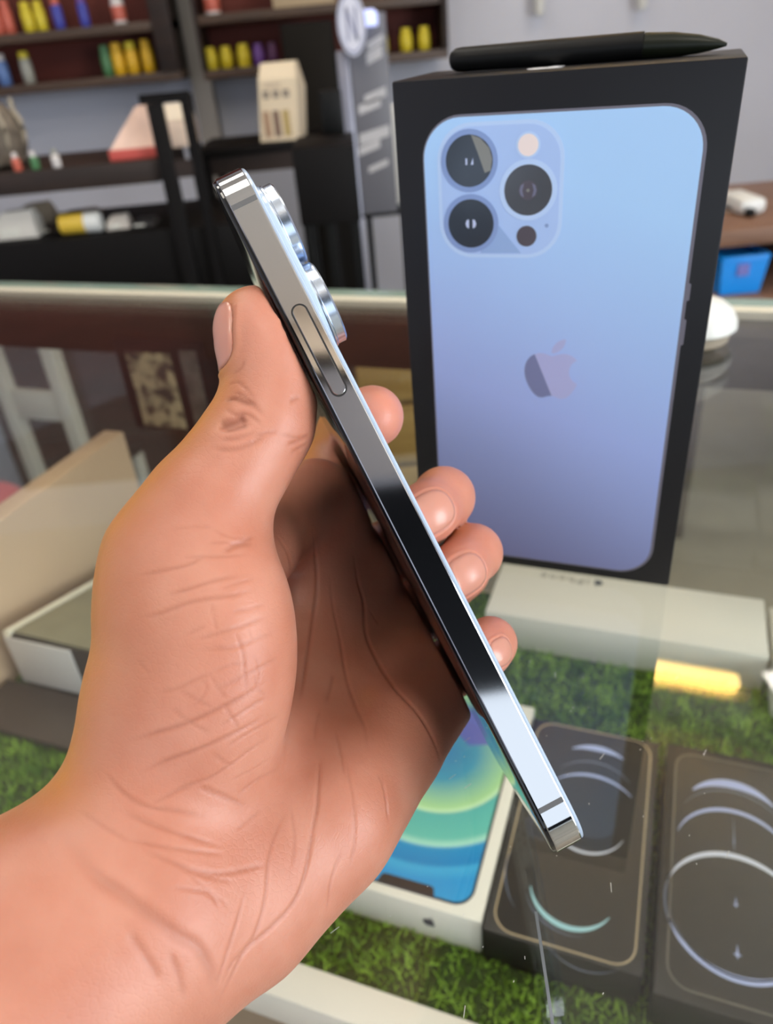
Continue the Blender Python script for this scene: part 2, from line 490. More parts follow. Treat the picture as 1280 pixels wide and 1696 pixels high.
PGLINT = mat('print_glint', (0.22, 0.22, 0.20), 0.35)
PDOT = mat('print_dot', (0.55, 0.62, 0.85), 0.35)
PFL = mat('print_flash', (0.92, 0.78, 0.74), 0.35)
PLID = mat('print_lidar', (0.075, 0.06, 0.075), 0.35)
PL1 = mat('print_logo_dark', (0.19, 0.22, 0.40), 0.3)
PL2 = mat('print_logo_light', (0.43, 0.46, 0.76), 0.3)
pcx, pcz = 0.0493, 0.0830
ph = flat('phone_print', rr_pts(0.0814, 0.158, 0.0122, 10, pcx, pcz), 0.00002, 0.00008, PRIM, pb)
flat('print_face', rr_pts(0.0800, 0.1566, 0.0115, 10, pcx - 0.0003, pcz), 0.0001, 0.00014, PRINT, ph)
# side buttons printed on the right edge
for z0, z1 in ((0.108, 0.114), (0.094, 0.103)):
    flat('button_print', [(0.0895, z0), (0.0907, z0 + .0006), (0.0907, z1 - .0006), (0.0895, z1)], 0.00003, 0.00009, PRIM, ph)
flat('camera_rim', rr_pts(0.0385, 0.0390, 0.0105, 8, 0.0325, 0.1403), 0.00016, 0.0002, PCAM2, ph)
flat('camera_plateau', rr_pts(0.0362, 0.0368, 0.0096, 8, 0.0325, 0.1403), 0.00022, 0.00026, PCAM, ph)
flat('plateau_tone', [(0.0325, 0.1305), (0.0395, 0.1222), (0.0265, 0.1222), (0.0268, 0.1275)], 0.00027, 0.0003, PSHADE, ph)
for (cx, cz, r, kind) in ((0.0233, 0.1493, 0.0077, 0), (0.0235, 0.1312, 0.0077, 1), (0.0413, 0.1407, 0.0076, 2)):
    flat('lens_ring', circ(r + 0.0011, 40, cx, cz), 0.00031, 0.00034, PRING if kind < 2 else PCAM2, ph)
    flat('lens_print', circ(r - 0.0004, 40, cx, cz), 0.00035, 0.00038, PLENS if kind < 2 else PLENS2, ph)
    if kind == 0:
        flat('lens_glint', [(cx + 0.0007, cz + 0.0072), (cx + 0.0035, cz + 0.0062), (cx + 0.0062, cz + 0.0035), (cx + 0.0071, cz + 0.0005), (cx + 0.0066, cz - 0.0028), (cx + 0.0048, cz - 0.0034), (cx + 0.0028, cz + 0.002)], 0.0004, 0.00042, PGLINT, ph)
        flat('lens_dot', [(cx - .0011, cz - .001), (cx - .0006, cz - .001), (cx - .0006, cz + .0008), (cx - .0011, cz + .0008)], 0.0004, 0.00042, PDOT, ph)
        flat('lens_dot', [(cx + .0005, cz - .001), (cx + .0013, cz - .001), (cx + .0012, cz + .0009)], 0.0004, 0.00042, PDOT, ph)
    elif kind == 1:
        for s in (-1, 1):
            flat('lens_dot', [(cx + s * .0006, cz - .0014), (cx + s * .0014, cz - .0010), (cx + s * .0017, cz), (cx + s * .0013, cz + .0011), (cx + s * .0006, cz + .0013)][::s], 0.0004, 0.00042, PDOT, ph)
    else:
        flat('lens_iris', circ(0.0028, 24, cx, cz), 0.0004, 0.00041, PLID, ph)
        for s in (-1, 1):
            flat('lens_dot', [(cx + s * .0012, cz - .0020), (cx + s * .0022, cz - .0014), (cx + s * .0026, cz), (cx + s * .0022, cz + .0014), (cx + s * .0012, cz + .0020), (cx + s * .0017, cz)][::s], 0.00042, 0.00044, mat('print_iris_arc', (0.16, 0.16, 0.24), 0.35), ph)
        flat('lens_dot', circ(0.0005, 10, cx, cz), 0.00042, 0.00044, PGLINT, ph)
flat('flash_ring', circ(0.0036, 28, 0.0411, 0.1531), 0.00031, 0.00034, PCAM2, ph)
flat('flash_print', circ(0.0030, 28, 0.0411, 0.1531), 0.00035, 0.00038, PFL, ph)
flat('lidar_print', circ(0.0031, 28, 0.0411, 0.1274), 0.00031, 0.00034, PLID, ph)
flat('microphone_print', circ(0.0006, 12, 0.0472, 0.1305), 0.00031, 0.00034, PRING, ph)
lb, ll = logo_pts(0.0212, 0.0502, 0.0842)
cut = lambda p: -((p[0] - 0.0478) + (p[1] - 0.0815) * 0.42)
flat('logo_print', clip_poly(lb, cut), 0.00016, 0.0002, PL1, ph)
flat('logo_print', clip_poly(lb, lambda p: -cut(p)), 0.00016, 0.0002, PL2, ph)
flat('logo_print', ll, 0.00016, 0.0002, PL2, ph)
# logo on the top side of the box
SILV = mat('silver_foil', (0.85, 0.85, 0.88), 0.3)
tb, tlf = logo_pts(0.013, 0.043, 0.0155)
prism('logo_print', tb, BH + 0.00004, BH + 0.0001, SILV, pb)
prism('logo_print', tlf, BH + 0.00004, BH + 0.0001, SILV, pb)

# ------------------------------------------------------------------ black pen on the box
pen = empty('pen', pb.matrix_basis @ Vector((0.0, 0.0, 0)) , TH, 'thick black pen lying across the top of the tall black box', 'pen')
pen.location = Vector((0.0133, 0.2578, GLASS + BH)) + CM.to_3x3() @ Vector((0.0115, 0.024, 0.0))
prof = [(0.0, 0.0012), (0.0006, 0.0024), (0.002, 0.0032), (0.004, 0.0034), (0.03, 0.0035), (0.058, 0.0035)]
bm = bmesh.new(); bm_tube(bm, [(x, 0, 0.0035) for x, r in prof], [r for x, r in prof], 20); link_bm('barrel', bm, BLACKP, pen, True)
prof = [(0.0581, 0.0034), (0.066, 0.0032), (0.073, 0.0024), (0.078, 0.0013), (0.0805, 0.0004)]
bm = bmesh.new(); bm_tube(bm, [(x, 0, 0.0033 - 0.0003 * i) for i, (x, r) in enumerate(prof)], [r for x, r in prof], 20)
link_bm('grip_tip', bm, mat('dark_green_plastic', (0.006, 0.008, 0.003), 0.4, spec=0.3), pen, True)

# ------------------------------------------------------------------ flat boxes under the glass
ZT = -0.215


def flat_box(name, x0, x1, y0, y1, z1, m, label, group, zb=SHZ + 0.0032, bev=0.0008):
    e = empty(name, cw(x0, y0, zb), TH, label, 'box', group)
    box('box_lid', 0, x1 - x0, 0, y1 - y0, 0.005, z1 - zb, m, e, bev)
    box('box_tray', 0.0006, x1 - x0 - 0.0006, 0.0006, y1 - y0 - 0.0006, 0, 0.005, m, e, 0.0004)
    return e, z1 - zb


def rings_mat(name, base, c0, bands, amb=None, rough=0.35):
    """flat print: colour by distance from a centre (object space, metres); bands = (radius, colour)"""
    m = mat(name, base, rough)
    nt = m.node_tree; b = nt.nodes['Principled BSDF']
    tc = nt.nodes.new('ShaderNodeTexCoord')
    v = nt.nodes.new('ShaderNodeVectorMath'); v.operation = 'DISTANCE'; v.inputs[1].default_value = c0
    nt.links.new(tc.outputs['Object'], v.inputs[0])
    mm = nt.nodes.new('ShaderNodeMath'); mm.operation = 'DIVIDE'; mm.inputs[1].default_value = 0.16
    nt.links.new(v.outputs['Value'], mm.inputs[0])
    r = nt.nodes.new('ShaderNodeValToRGB')
    el = r.color_ramp.elements
    el[0].position = bands[0][0] / 0.16; el[0].color = bands[0][1] + (1,)
    el[1].position = bands[-1][0] / 0.16; el[1].color = bands[-1][1] + (1,)
    for rad, c in bands[1:-1]:
        q = el.new(rad / 0.16); q.color = c + (1,)
    nt.links.new(mm.outputs[0], r.inputs[0]); nt.links.new(r.outputs[0], b.inputs['Base Color'])
    return m


# white box with the blue-green screen
tb_, hz = flat_box('phone_box', -0.1415, -0.0565, 0.215, 0.371, ZT, WHITECARD, 'white flat box with a blue and green phone screen printed on it, under the glass', 'phone boxes lying on the turf')
ox, oy = -0.141, 0.215
BLUE = (0.02, 0.26, 0.62)
wall = rings_mat('print_wallpaper', BLUE, (-0.106 - ox, 0.318 - oy, hz), [
    (0.0, (0.03, 0.22, 0.50)), (0.022, (0.05, 0.33, 0.52)), (0.043, (0.42, 0.76, 0.36)), (0.0455, (0.62, 0.92, 0.60)), (0.0475, (0.10, 0.50, 0.48)),
    (0.064, (0.14, 0.58, 0.50)), (0.068, (0.45, 0.85, 0.70)), (0.0705, (0.01, 0.30, 0.66)), (0.080, (0.005, 0.25, 0.62)), (0.083, (0.05, 0.45, 0.82)), (0.09, (0.02, 0.33, 0.75)), (0.12, (0.05, 0.42, 0.80))])
sp = prism('phone_print', rr_pts(0.0715, 0.1467, 0.011, 8, 0.0420, 0.0785), hz + 0.00002, hz + 0.0001, mat('print_black_rim', (0.03, 0.035, 0.05), 0.3), tb_)
prism('screen_print', rr_pts(0.0685, 0.1437, 0.0095, 8, 0.0420, 0.0785), hz + 0.00012, hz + 0.00018, wall, sp)
prism('wallpaper_shape', [(0.06, 0.150), (0.033, 0.150), (0.036, 0.122), (0.050, 0.112), (0.074, 0.120), (0.074, 0.14)], hz + 0.0002, hz + 0.00022, mat('print_indigo', (0.10, 0.14, 0.52), 0.35), sp)
NOTCH = mat('print_notch', (0.035, 0.025, 0.022), 0.3)
prism('notch_print', [(0.024, 0.0064), (0.057, 0.0064), (0.0565, 0.0085), (0.0555, 0.0112), (0.0535, 0.0118), (0.0275, 0.0118), (0.0255, 0.0112), (0.0245, 0.0085)], hz + 0.0002, hz + 0.00024, NOTCH, sp)
LOGOD = mat('print_logo_grey', (0.05, 0.06, 0.09), 0.3)
la, lf = logo_pts(0.0085, 0.0555, 0.0175)
for P in (la, lf): prism('logo_print', P, -0.0001, -0.00002, LOGOD, tb_, 'xz')

# two dark boxes with silver-blue arcs
DARKCARD = mat('dark_card', (0.016, 0.014, 0.013), 0.4, var=0.1, scale=40)
GOLD = mat('print_gold', (0.50, 0.40, 0.26), 0.35)
DSCR = mat('print_dark_screen', (0.020, 0.019, 0.020), 0.35)


def arc_pts(cx, cy, r, a0, a1, w, n=40):
    """crescent: widest in the middle of the arc"""
    o, i = [], []
    for k in range(n + 1):
        t = k / n; a = math.radians(a0 + (a1 - a0) * t); ww = w * (0.15 + 0.85 * math.sin(PI * t))
        o.append((cx + r * math.cos(a), cy + r * math.sin(a))); i.append((cx + (r - ww) * math.cos(a), cy + (r - ww) * math.sin(a)))
    return o + i[::-1]


def arc_mat(name, col, z0):
    return mat(name, col, 0.35)


ARC1 = arc_mat('print_arc_cyan', (0.36, 0.66, 0.74), 0); ARC2 = arc_mat('print_arc_blue', (0.40, 0.48, 0.78), 0); ARC3 = arc_mat('print_arc_dim', (0.13, 0.16, 0.24), 0); ARCW = arc_mat('print_arc_white', (0.66, 0.72, 0.86), 0)


def dark_phone_box(x0, x1, y0, y1, label, cols, cy1, cy2, gcol):
    e, h = flat_box('phone_box', x0, x1, y0, y1, ZT, DARKCARD, label, 'phone boxes lying on the turf')
    wx = (x1 - x0); cx = wx / 2; cy = (y1 - y0) / 2
    p = ring_prism('phone_print', rr_pts(0.0725, 0.1467, 0.0115, 10, cx, cy), rr_pts(0.0708, 0.1450, 0.0107, 10, cx, cy), h + 0.00002, h + 0.0001, gcol, e)
    prism('screen_print', rr_pts(0.0706, 0.1448, 0.0106, 10, cx, cy), h + 0.00002, h + 0.00006, DSCR, p)
    for (ax, ay, r, a0, a1, w, m) in cols:
        pts = arc_pts(cx + ax, ay, r, a0, a1, w)
        bm = bmesh.new(); n = len(pts) // 2
        o = [bm.verts.new((q[0], q[1], h + 0.00012)) for q in pts[:n]]; i = [bm.verts.new((q[0], q[1], h + 0.00012)) for q in pts[n:][::-1]]
        for k in range(n - 1): bm.faces.new((o[k], o[k + 1], i[k + 1], i[k]))
        link_bm('arc_print', bm, m, p)
    return e, h


dark_phone_box(-0.0555, 0.0250, 0.212, 0.362, 'dark flat box with a gold phone outline and cyan arc, beside the white box', [
    (0.0015, 0.0345, 0.0225, 190, 335, 0.0030, ARC1), (0.0015, 0.0345, 0.0250, 200, 290, 0.0008, ARC3), (0.004, 0.084, 0.030, 40, 140, 0.0022, ARC2), (0.004, 0.080, 0.022, 200, 340, 0.0016, ARCW),
    (0.004, 0.113, 0.024, 48, 132, 0.0045, ARC2), (0.004, 0.098, 0.026, 35, 145, 0.0012, ARC3), (0.012, 0.020, 0.026, 225, 310, 0.0006, ARC3), (-0.002, 0.040, 0.034, 165, 225, 0.0008, ARC3)], 0, 0, GOLD)
d2, h2 = dark_phone_box(0.0300, 0.1130, 0.206, 0.364, 'dark flat box with two pale blue rings, nearest the right edge of the photo', [
    (-0.0035, 0.052, 0.0355, 200, 345, 0.0036, ARC2), (-0.0035, 0.052, 0.0355, 25, 165, 0.0032, ARCW), (-0.0035, 0.052, 0.0355, 150, 215, 0.0010, ARC3), (-0.0035, 0.052, 0.0335, 190, 350, 0.0010, ARC3),
    (-0.0035, 0.086, 0.031, 15, 165, 0.0026, ARC2), (-0.0035, 0.112, 0.026, 30, 150, 0.0060, ARC2), (-0.0035, 0.1, 0.03, 25, 155, 0.0010, ARC3)], 0, 0, mat('print_grey_outline', (0.16, 0.145, 0.125), 0.35))
for (y0, y1, w_) in ((0.088, 0.112, 0.0007), (0.028, 0.036, 0.0022), (0.055, 0.062, 0.0016)):
    ym = y0 + (y1 - y0) * 0.3; k_ = w_ * 0.25
    prism('glint_print', [(0.038, y0), (0.038 + k_, ym - k_), (0.038 + w_, ym), (0.038 + k_, ym + k_), (0.038, y1), (0.038 - k_, ym + k_), (0.038 - w_, ym), (0.038 - k_, ym - k_)], h2 + 0.00013, h2 + 0.00016, ARC2, d2)

# plain white boxes behind
wb, hz = flat_box('white_box', -0.112, 0.0945, 0.459, 0.5255, ZT + 0.003, WHITECARD, 'long plain white box with upside down lettering, below the tall black box', None)
la, lf = logo_pts(0.0085, 0.0815, 0.057, -1)
for P in (la, lf): prism('logo_print', P, hz + 0.00002, hz + 0.0001, LOGOD, wb)
td = bpy.data.curves.new('lettering', 'FONT'); td.body = 'iPhone'; td.size = 0.0115; td.extrude = 0.00003; td.space_character = 1.3
td.materials.append(mat('print_silver_grey', (0.20, 0.19, 0.17), 0.35))
tmp = bpy.data.objects.new('lettering_curve', td); COL.objects.link(tmp)
lm = bpy.data.meshes.new_from_object(tmp.evaluated_get(bpy.context.evaluated_depsgraph_get())); bpy.data.objects.remove(tmp)
to = bpy.data.objects.new('lettering', lm); COL.objects.link(to); to.parent = wb; to.location = (0.0745, 0.0605, hz + 0.0001); to.rotation_euler = (0, 0, PI)
wb2, hz = flat_box('white_box', 0.0985, 0.19, 0.435, 0.52, ZT + 0.001, WHITECARD, 'white box cut off by the right edge of the photo', None)

# sloping display stand at the left, with a white card in front
DSTAND = mat('dark_brown_card', (0.05, 0.035, 0.026), 0.5)
OLIVE = mat('olive_grey_cloth', (0.24, 0.225, 0.15), 0.7, var=0.08, scale=40)
zl = -SHZ
st = empty('display_stand', cw(-0.4605, 0.3145, SHZ + 0.0032), TH, 'low dark brown stand with an olive top and cream trim, left of the wrist', 'stand')
zf, zb = 0.058, 0.026
bm = bmesh.new(); bm_loft(bm, [[(0, 0, 0), (0.17, 0, 0), (0.17, 0.13, 0), (0, 0.13, 0)], [(0, 0, zf), (0.17, 0, zf - .004), (0.17, 0.13, zb), (0, 0.13, zb)]])
link_bm('body', bm, DSTAND, st)
box('stand_base', -0.016, 0.20, -0.050, -0.0045, 0, 0.009, DSTAND, st, 0.001)
bm = bmesh.new(); bm_loft(bm, [[(0.006, 0.002, zf), (0.168, 0.002, zf - .004), (0.168, 0.128, zb), (0.006, 0.128, zb)], [(0.006, 0.002, zf + .002), (0.168, 0.002, zf - .002), (0.168, 0.128, zb + .002), (0.006, 0.128, zb + .002)]])
link_bm('top_cloth', bm, OLIVE, st)
tube('trim', [(0.002, -0.001, zf + .001), (0.002, 0.129, zb + .001)], 0.0036, CREAMP, st, 8)
cd = box('price_card', 0, 0.064, -0.0016, 0, 0, 0.047, mat('pale_grey_card', (0.56, 0.54, 0.52), 0.5), None, 0.0004, loc=cw(-0.4615, 0.3135, SHZ + 0.0125), rz=TH)
tag(cd, 'blank pale grey card on the front of the brown stand', 'card')

# patterned packet hanging behind the front glass
PKT = mat('packet_pattern', (0.2, 0.17, 0.10), 0.55)
nt = PKT.node_tree; b = nt.nodes['Principled BSDF']; tc = nt.nodes.new('ShaderNodeTexCoord')
vv = nt.nodes.new('ShaderNodeTexNoise'); vv.inputs['Scale'].default_value = 75; vv.inputs['Detail'].default_value = 3
rp = nt.nodes.new('ShaderNodeValToRGB'); rp.color_ramp.elements[0].position = 0.40; rp.color_ramp.elements[1].position = 0.58
rp.color_ramp.elements[0].color = (0.02, 0.014, 0.009, 1); rp.color_ramp.elements[1].color = (0.36, 0.29, 0.17, 1)
nt.links.new(tc.outputs['Object'], vv.inputs['Vector']); nt.links.new(vv.outputs['Fac'], rp.inputs[0]); nt.links.new(rp.outputs[0], b.inputs['Base Color'])
pk = empty('packet', cw(-0.474, YF - 0.040, -0.140), TH, 'dark packet with a beige speckled pattern, standing upright behind the front glass', 'packet')
box('pouch', 0.0, 0.094, 0.0, 0.022, 0.0216, 0.112, BLACK, pk, 0.003)
box('pattern_panel', 0.012, 0.060, -0.001, 0.002, 0.026, 0.100, PKT, pk, 0.0008)
box('side_panel', 0.070, 0.088, -0.001, 0.002, 0.030, 0.104, mat('packet_side', (0.07, 0.062, 0.05), 0.5, var=0.6, scale=90), pk, 0.0008)

# white rounded dish on the glass beside the box
ds = empty('dish', cw(0.014, 0.513, 0.0), TH, 'white glossy dome lidded dish standing behind the tall black box', 'dish')
bm = bmesh.new(); bm_lathe(bm, [(0.021, 0.0), (0.0225, 0.001), (0.024, 0.007), (0.023, 0.008)], 32); link_bm('foot', bm, GREIGE, ds, True)
bm = bmesh.new(); bm_lathe(bm, [(0.0255, 0.0082), (0.027, 0.0095), (0.0265, 0.014), (0.0235, 0.020), (0.018, 0.0245), (0.010, 0.027), (0.0, 0.0275)], 32); link_bm('dome', bm, WHITE, ds, True)


# ------------------------------------------------------------------ hand holding a phone: shared frame
# phone frame: L along its length (top -> bottom), D from the near long edge to the far one, T from screen to back
PD = 0.1520
pt, pbm = at(362, 253, PD), at(963, 1434, PD)
LV = (pbm - pt).normalized()
cz = Vector(RC @ np.array([0, 0, 1.0]))
side = LV.cross(cz).normalized()
if (side @ Vector(RC @ np.array([1.0, 0, 0]))) < 0: side = -side          # to the right in the picture
DV = (cz - side * math.tan(math.radians(2.6))).normalized()
DV = (DV - LV * DV.dot(LV)).normalized()
TV = LV.cross(DV)
if TV.dot(side) < 0: TV = -TV
PO = (pt + pbm) / 2
PL_, PW_, PT_ = 0.1608, 0.0781, 0.00765
PM = Matrix.Identity(4)
for i in range(3):
    PM[i][0] = LV[i]; PM[i][1] = DV[i]; PM[i][2] = TV[i]; PM[i][3] = PO[i]
flipT = PM.to_3x3().determinant() < 0


def build_phone():
    e = bpy.data.objects.new('phone', None); COL.objects.link(e); e.empty_display_size = 0.02
    tag(e, 'silver blue smartphone held edge on in the hand, lens rims on its right', 'phone')
    if not flipT: e.matrix_world = PM

    def lp(ins, t, n=14):
        return [(x, y + PW_ / 2, t) for x, y in rr_pts(PL_ - 2 * ins, PW_ - 2 * ins, 0.0118 - ins, n)]
    mm = 0.001
    bm = bmesh.new()
    bm_loft(bm, [lp(i * mm, t * mm) for i, t in ((1.2, -2.95), (0.32, -2.95), (0.10, -2.86), (0, -2.65), (0, 2.70), (0.10, 2.92), (0.32, 3.0), (1.2, 3.0))])
    fr = link_bm('frame', bm, STEEL, e, True, sharp=14)
    bm = bmesh.new()
    bm_loft(bm, [lp(i * mm, t * mm) for i, t in ((1.2, -2.96), (0.34, -2.96), (0.34, -3.35), (0.55, -3.62), (0.9, -3.75), (1.4, -3.82))])
    link_bm('screen', bm, BLACKG, e, True, sharp=14)
    bm = bmesh.new()
    bm_loft(bm, [lp(i * mm, t * mm) for i, t in ((1.2, 3.01), (0.34, 3.01), (0.34, 3.4), (0.55, 3.62), (0.9, 3.76), (1.4, 3.82))])
    link_bm('back_glass', bm, mat('sierra_glass', (0.42, 0.52, 0.68), 0.25, coat=0.3), e, True, sharp=14)
    GREYB = mat('antenna_grey', (0.10, 0.10, 0.105), 0.4)
    for L0 in (-PL_ / 2 + 0.0112, PL_ / 2 - 0.0136):
        # band follows the outline of the frame
        def off(l):
            q = abs(l) - (PL_ / 2 - 0.0118)
            return 0.0 if q <= 0 else 0.0118 - math.sqrt(0.0118 ** 2 - q * q)
        a, b_ = L0 - 0.00055, L0 + 0.00055
        bm = bmesh.new()
        bm_loft(bm, [[(a, off(a) - 0.00005, -2.72 * mm), (b_, off(b_) - 0.00005, -2.72 * mm), (b_, off(b_) + 0.0005, -2.72 * mm), (a, off(a) + 0.0005, -2.72 * mm)],
                     [(a, off(a) - 0.00005, 2.78 * mm), (b_, off(b_) - 0.00005, 2.78 * mm), (b_, off(b_) + 0.0005, 2.78 * mm), (a, off(a) + 0.0005, 2.78 * mm)]])
        link_bm('antenna_band', bm, GREYB, e)
    # power button with its dark gap
    lc = -PL_ / 2 + 0.0445
    def cap(l, w_, y): return [(lc + x, y, z) for x, z in rr_pts(l, w_, w_ / 2 - 1e-5, 10)]
    bm = bmesh.new(); bm_loft(bm, [cap(0.0206, 0.0035, 0.0006), cap(0.0206, 0.0035, -0.00004)])
    gap = link_bm('button_gap', bm, mat('gap_black', (0.004, 0.004, 0.005), 0.5), e)
    bm = bmesh.new(); bm_loft(bm, [cap(0.0199, 0.0028, 0.0005), cap(0.0199, 0.0028, -0.00016), cap(0.01975, 0.00265, -0.00026)])
    link_bm('power_button', bm, STEEL, e, True, sharp=20)
    # camera plateau and lenses on the back
    pl0 = -PL_ / 2
    bm = bmesh.new(); c = rr_pts(0.0385, 0.0385, 0.011, 8, pl0 + 0.0230, 0.0228); c2 = rr_pts(0.0377, 0.0377, 0.0106, 8, pl0 + 0.0230, 0.0228)
    bm_loft(bm, [[(x, y, 0.0037) for x, y in c], [(x, y, 0.0046) for x, y in c], [(x, y, 0.0050) for x, y in c2]])
    cp = link_bm('camera_plateau', bm, mat('plateau_glass', (0.50, 0.60, 0.76), 0.18, coat=0.4), e, True)
    for (l, d) in ((0.0137, 0.0135), (0.0327, 0.0135), (0.0230, 0.0330)):
        bm = bmesh.new(); r = 0.0091
        bm_lathe(bm, [(r + .0003, 0.0049), (r + .0003, 0.0053), (r, 0.0055), (r, 0.0073), (r - .0004, 0.0077), (r - .0012, 0.0077), (r - .0013, 0.0072)], 56, pl0 + l, d)
        ln = link_bm('lens_rim', bm, STEELB, e, True)
        bm = bmesh.new(); bm_lathe(bm, [(r - .0014, 0.0070), (r - .0014, 0.00715), (0.003, 0.0072), (0.0, 0.0072)], 40, pl0 + l, d)
        link_bm('lens_glass', bm, BLACKG, ln, True)
    bm = bmesh.new(); bm_lathe(bm, [(0.003, 0.0049), (0.003, 0.0051), (0, 0.0051)], 24, pl0 + 0.0095, 0.0330); link_bm('flash', bm, mat('flash_amber', (0.9, 0.82, 0.62), 0.3), e, True)
    bm = bmesh.new(); bm_lathe(bm, [(0.003, 0.0049), (0.003, 0.0051), (0, 0.0051)], 24, pl0 + 0.0365, 0.0330); link_bm('depth_sensor', bm, BLACKG, e, True)
    # bottom end: charging port and grille holes
    bm = bmesh.new(); bm_loft(bm, [[(x_, PW_ / 2 + y, z) for y, z in rr_pts(0.0086, 0.0026, 0.0012, 6)] for x_ in (PL_ / 2 - 0.0005, PL_ / 2 + 0.00003)])
    link_bm('charging_port', bm, BLACKP, e)
    for s in (-1, 1):
        for k in range(6):
            bm = bmesh.new(); bm_loft(bm, [[(x_, PW_ / 2 + s * (0.0095 + 0.0026 * k) + y, z) for y, z in circ(0.0007, 10)] for x_ in (PL_ / 2 - 0.0005, PL_ / 2 + 0.00003)])
            link_bm('grille_hole', bm, BLACKP, e)
    return e


phone = build_phone()
if flipT: raise RuntimeError('phone frame handedness')

# ------------------------------------------------------------------ hand (one continuous skin around a shaped volume)
MMCAM = 1000.0


def jc(px, py, d):
    """joint in the lens frame, millimetres"""
    return np.array([(px - 640) / F * d, (py - 848) / F * d, d], np.float32)


def cone(P, a, b, ra, rb):
    ab = b - a; L2 = float(ab @ ab)
    t = np.clip(((P - a) @ ab) / L2, 0, 1)
    q = P - a - t[:, None] * ab
    return np.sqrt((q * q).sum(1)) - (ra + (rb - ra) * t)


def smin(a, b, k):
    h = np.clip(0.5 + 0.5 * (b - a) / k, 0, 1)
    return b + (a - b) * h - k * h * (1 - h)


def ellip(P, c, ax, r):
    q = (P - c) @ ax.T
    k0 = np.sqrt(((q / r) ** 2).sum(1)); k1 = np.sqrt(((q / r ** 2) ** 2).sum(1)) + 1e-6
    return k0 * (k0 - 1) / k1


# (px, py, depth mm, radius mm) per joint
PALM = [   # chains of tapered limbs that melt into each other
    ([(-120, 1660, 126, 18), (40, 1525, 137, 18), (160, 1448, 145, 18), (242, 1338, 151, 17), (288, 1150, 153, 17.0), (299, 1010, 153, 15.5), (300, 930, 154, 13.6)], 12),
    ([(-30, 1830, 126, 17), (150, 1650, 139, 17), (285, 1558, 147, 16.5), (396, 1494, 155, 16), (535, 1360, 168, 15), (640, 1230, 188, 13.0), (715, 1150, 210, 11.5)], 14),
    ([(-60, 1750, 124, 18), (120, 1590, 137, 18), (250, 1480, 146, 17.5), (330, 1400, 156, 16), (420, 1250, 178, 14)], 14),
    ([(330, 1400, 162, 14), (470, 1080, 204, 12.5), (545, 850, 226, 11.5)], 14),
    ([(360, 1420, 164, 14), (520, 1130, 206, 12), (595, 950, 229, 11)], 12),
    ([(400, 1420, 166, 14), (570, 1190, 203, 12), (648, 1045, 229, 10.5)], 12),
    ([(440, 1420, 168, 13), (620, 1230, 196, 12), (702, 1128, 219, 10.5)], 12),
    ([(310, 960, 160, 12), (420, 905, 182, 10.5), (520, 820, 212, 10)], 14),
]
THUMB = [(300, 930, 154, 13.6), (345, 838, 155, 12.0), (398, 760, 157, 10.4), (436, 700, 159, 10.1), (449, 640, 160, 9.0), (440, 585, 160, 8.8), (428, 550, 160, 8.2), (424, 540, 160, 7.7)]
FINGERS = {
    'index': [(545, 850, 226, 11.0), (556, 775, 238, 9.6), (574, 718, 247, 9.2), (606, 694, 222, 8.2), (617, 690, 200, 7.3), (618, 690, 195, 6.9)],
    'middle': [(595, 950, 229, 11), (670, 890, 250, 9.6), (715, 845, 246, 9.0), (735, 824, 214, 8.0), (708, 848, 204, 7.6), (676, 870, 197, 6.8)],
    'ring': [(648, 1045, 229, 10.5), (720, 985, 248, 9.2), (762, 945, 243, 8.6), (783, 916, 214, 7.6), (760, 944, 205, 7.2), (732, 968, 198, 6.4)],
    'little': [(702, 1128, 221, 10), (755, 1105, 237, 8.2), (792, 1078, 230, 7.4), (812, 1065, 206, 6.4), (800, 1080, 200, 6.2), (778, 1094, 195, 5.6)],
}
BULGE = [  # thenar and hypothenar cushions: centre, axis end, radii (mm), blend
    ((358, 1105, 151), (340, 1330, 152), (16.0, 29.0, 17.0), 7),
    ((540, 1345, 172), (670, 1215, 188), (12.0, 22.0, 12.0), 10),
]


def chain(P, joints, k):
    d = None
    for a, b in zip(joints[:-1], joints[1:]):
        c = cone(P, jc(*a[:3]), jc(*b[:3]), a[3], b[3])
        d = c if d is None else smin(d, c, k)
    return d


# phone volume in the lens frame (so that the flesh flattens against it)
RCI = np.linalg.inv(RC)
def to_cam(v): return (RCI @ (np.array(v) - CAM)) * 1000.0
pO = to_cam(PO).astype(np.float32)
pA = np.stack([RCI @ np.array(LV), RCI @ np.array(DV), RCI @ np.array(TV)]).astype(np.float32)


def phone_sdf(P):
    q = (P - pO) @ pA.T
    q[:, 1] -= PW_ * 500
    h = np.array([PL_ * 500 - 1.5, PW_ * 500 - 1.5, PT_ * 500 - 1.0], np.float32)
    e = np.abs(q) - h
    return np.sqrt((np.maximum(e, 0) ** 2).sum(1)) + np.minimum(e.max(1), 0) - 1.5


def hand_sdf(P):
    d = None
    for joints, k in PALM:
        c = chain(P, joints, 3)
        d = c if d is None else smin(d, c, k)
    for c0, c1, r, k in BULGE:
        c0 = jc(*c0); ay = jc(*c1) - c0; ay /= np.linalg.norm(ay)
        az = np.array([0, 0, 1.0], np.float32); ax_ = np.cross(ay, az); ax_ /= np.linalg.norm(ax_); az = np.cross(ax_, ay)
        d = smin(d, ellip(P, c0, np.stack([ax_, ay, az]).astype(np.float32), np.array(r, np.float32)), k)
    d = smin(d, chain(P, THUMB, 4), 6)
    fd = None
    for nme, j in FINGERS.items():
        c = chain(P, j, 4)
        fd = c if fd is None else smin(fd, c, 0.8)
    d = smin(d, fd, 3.0)
    return np.maximum(d, -phone_sdf(P) + 0.15)


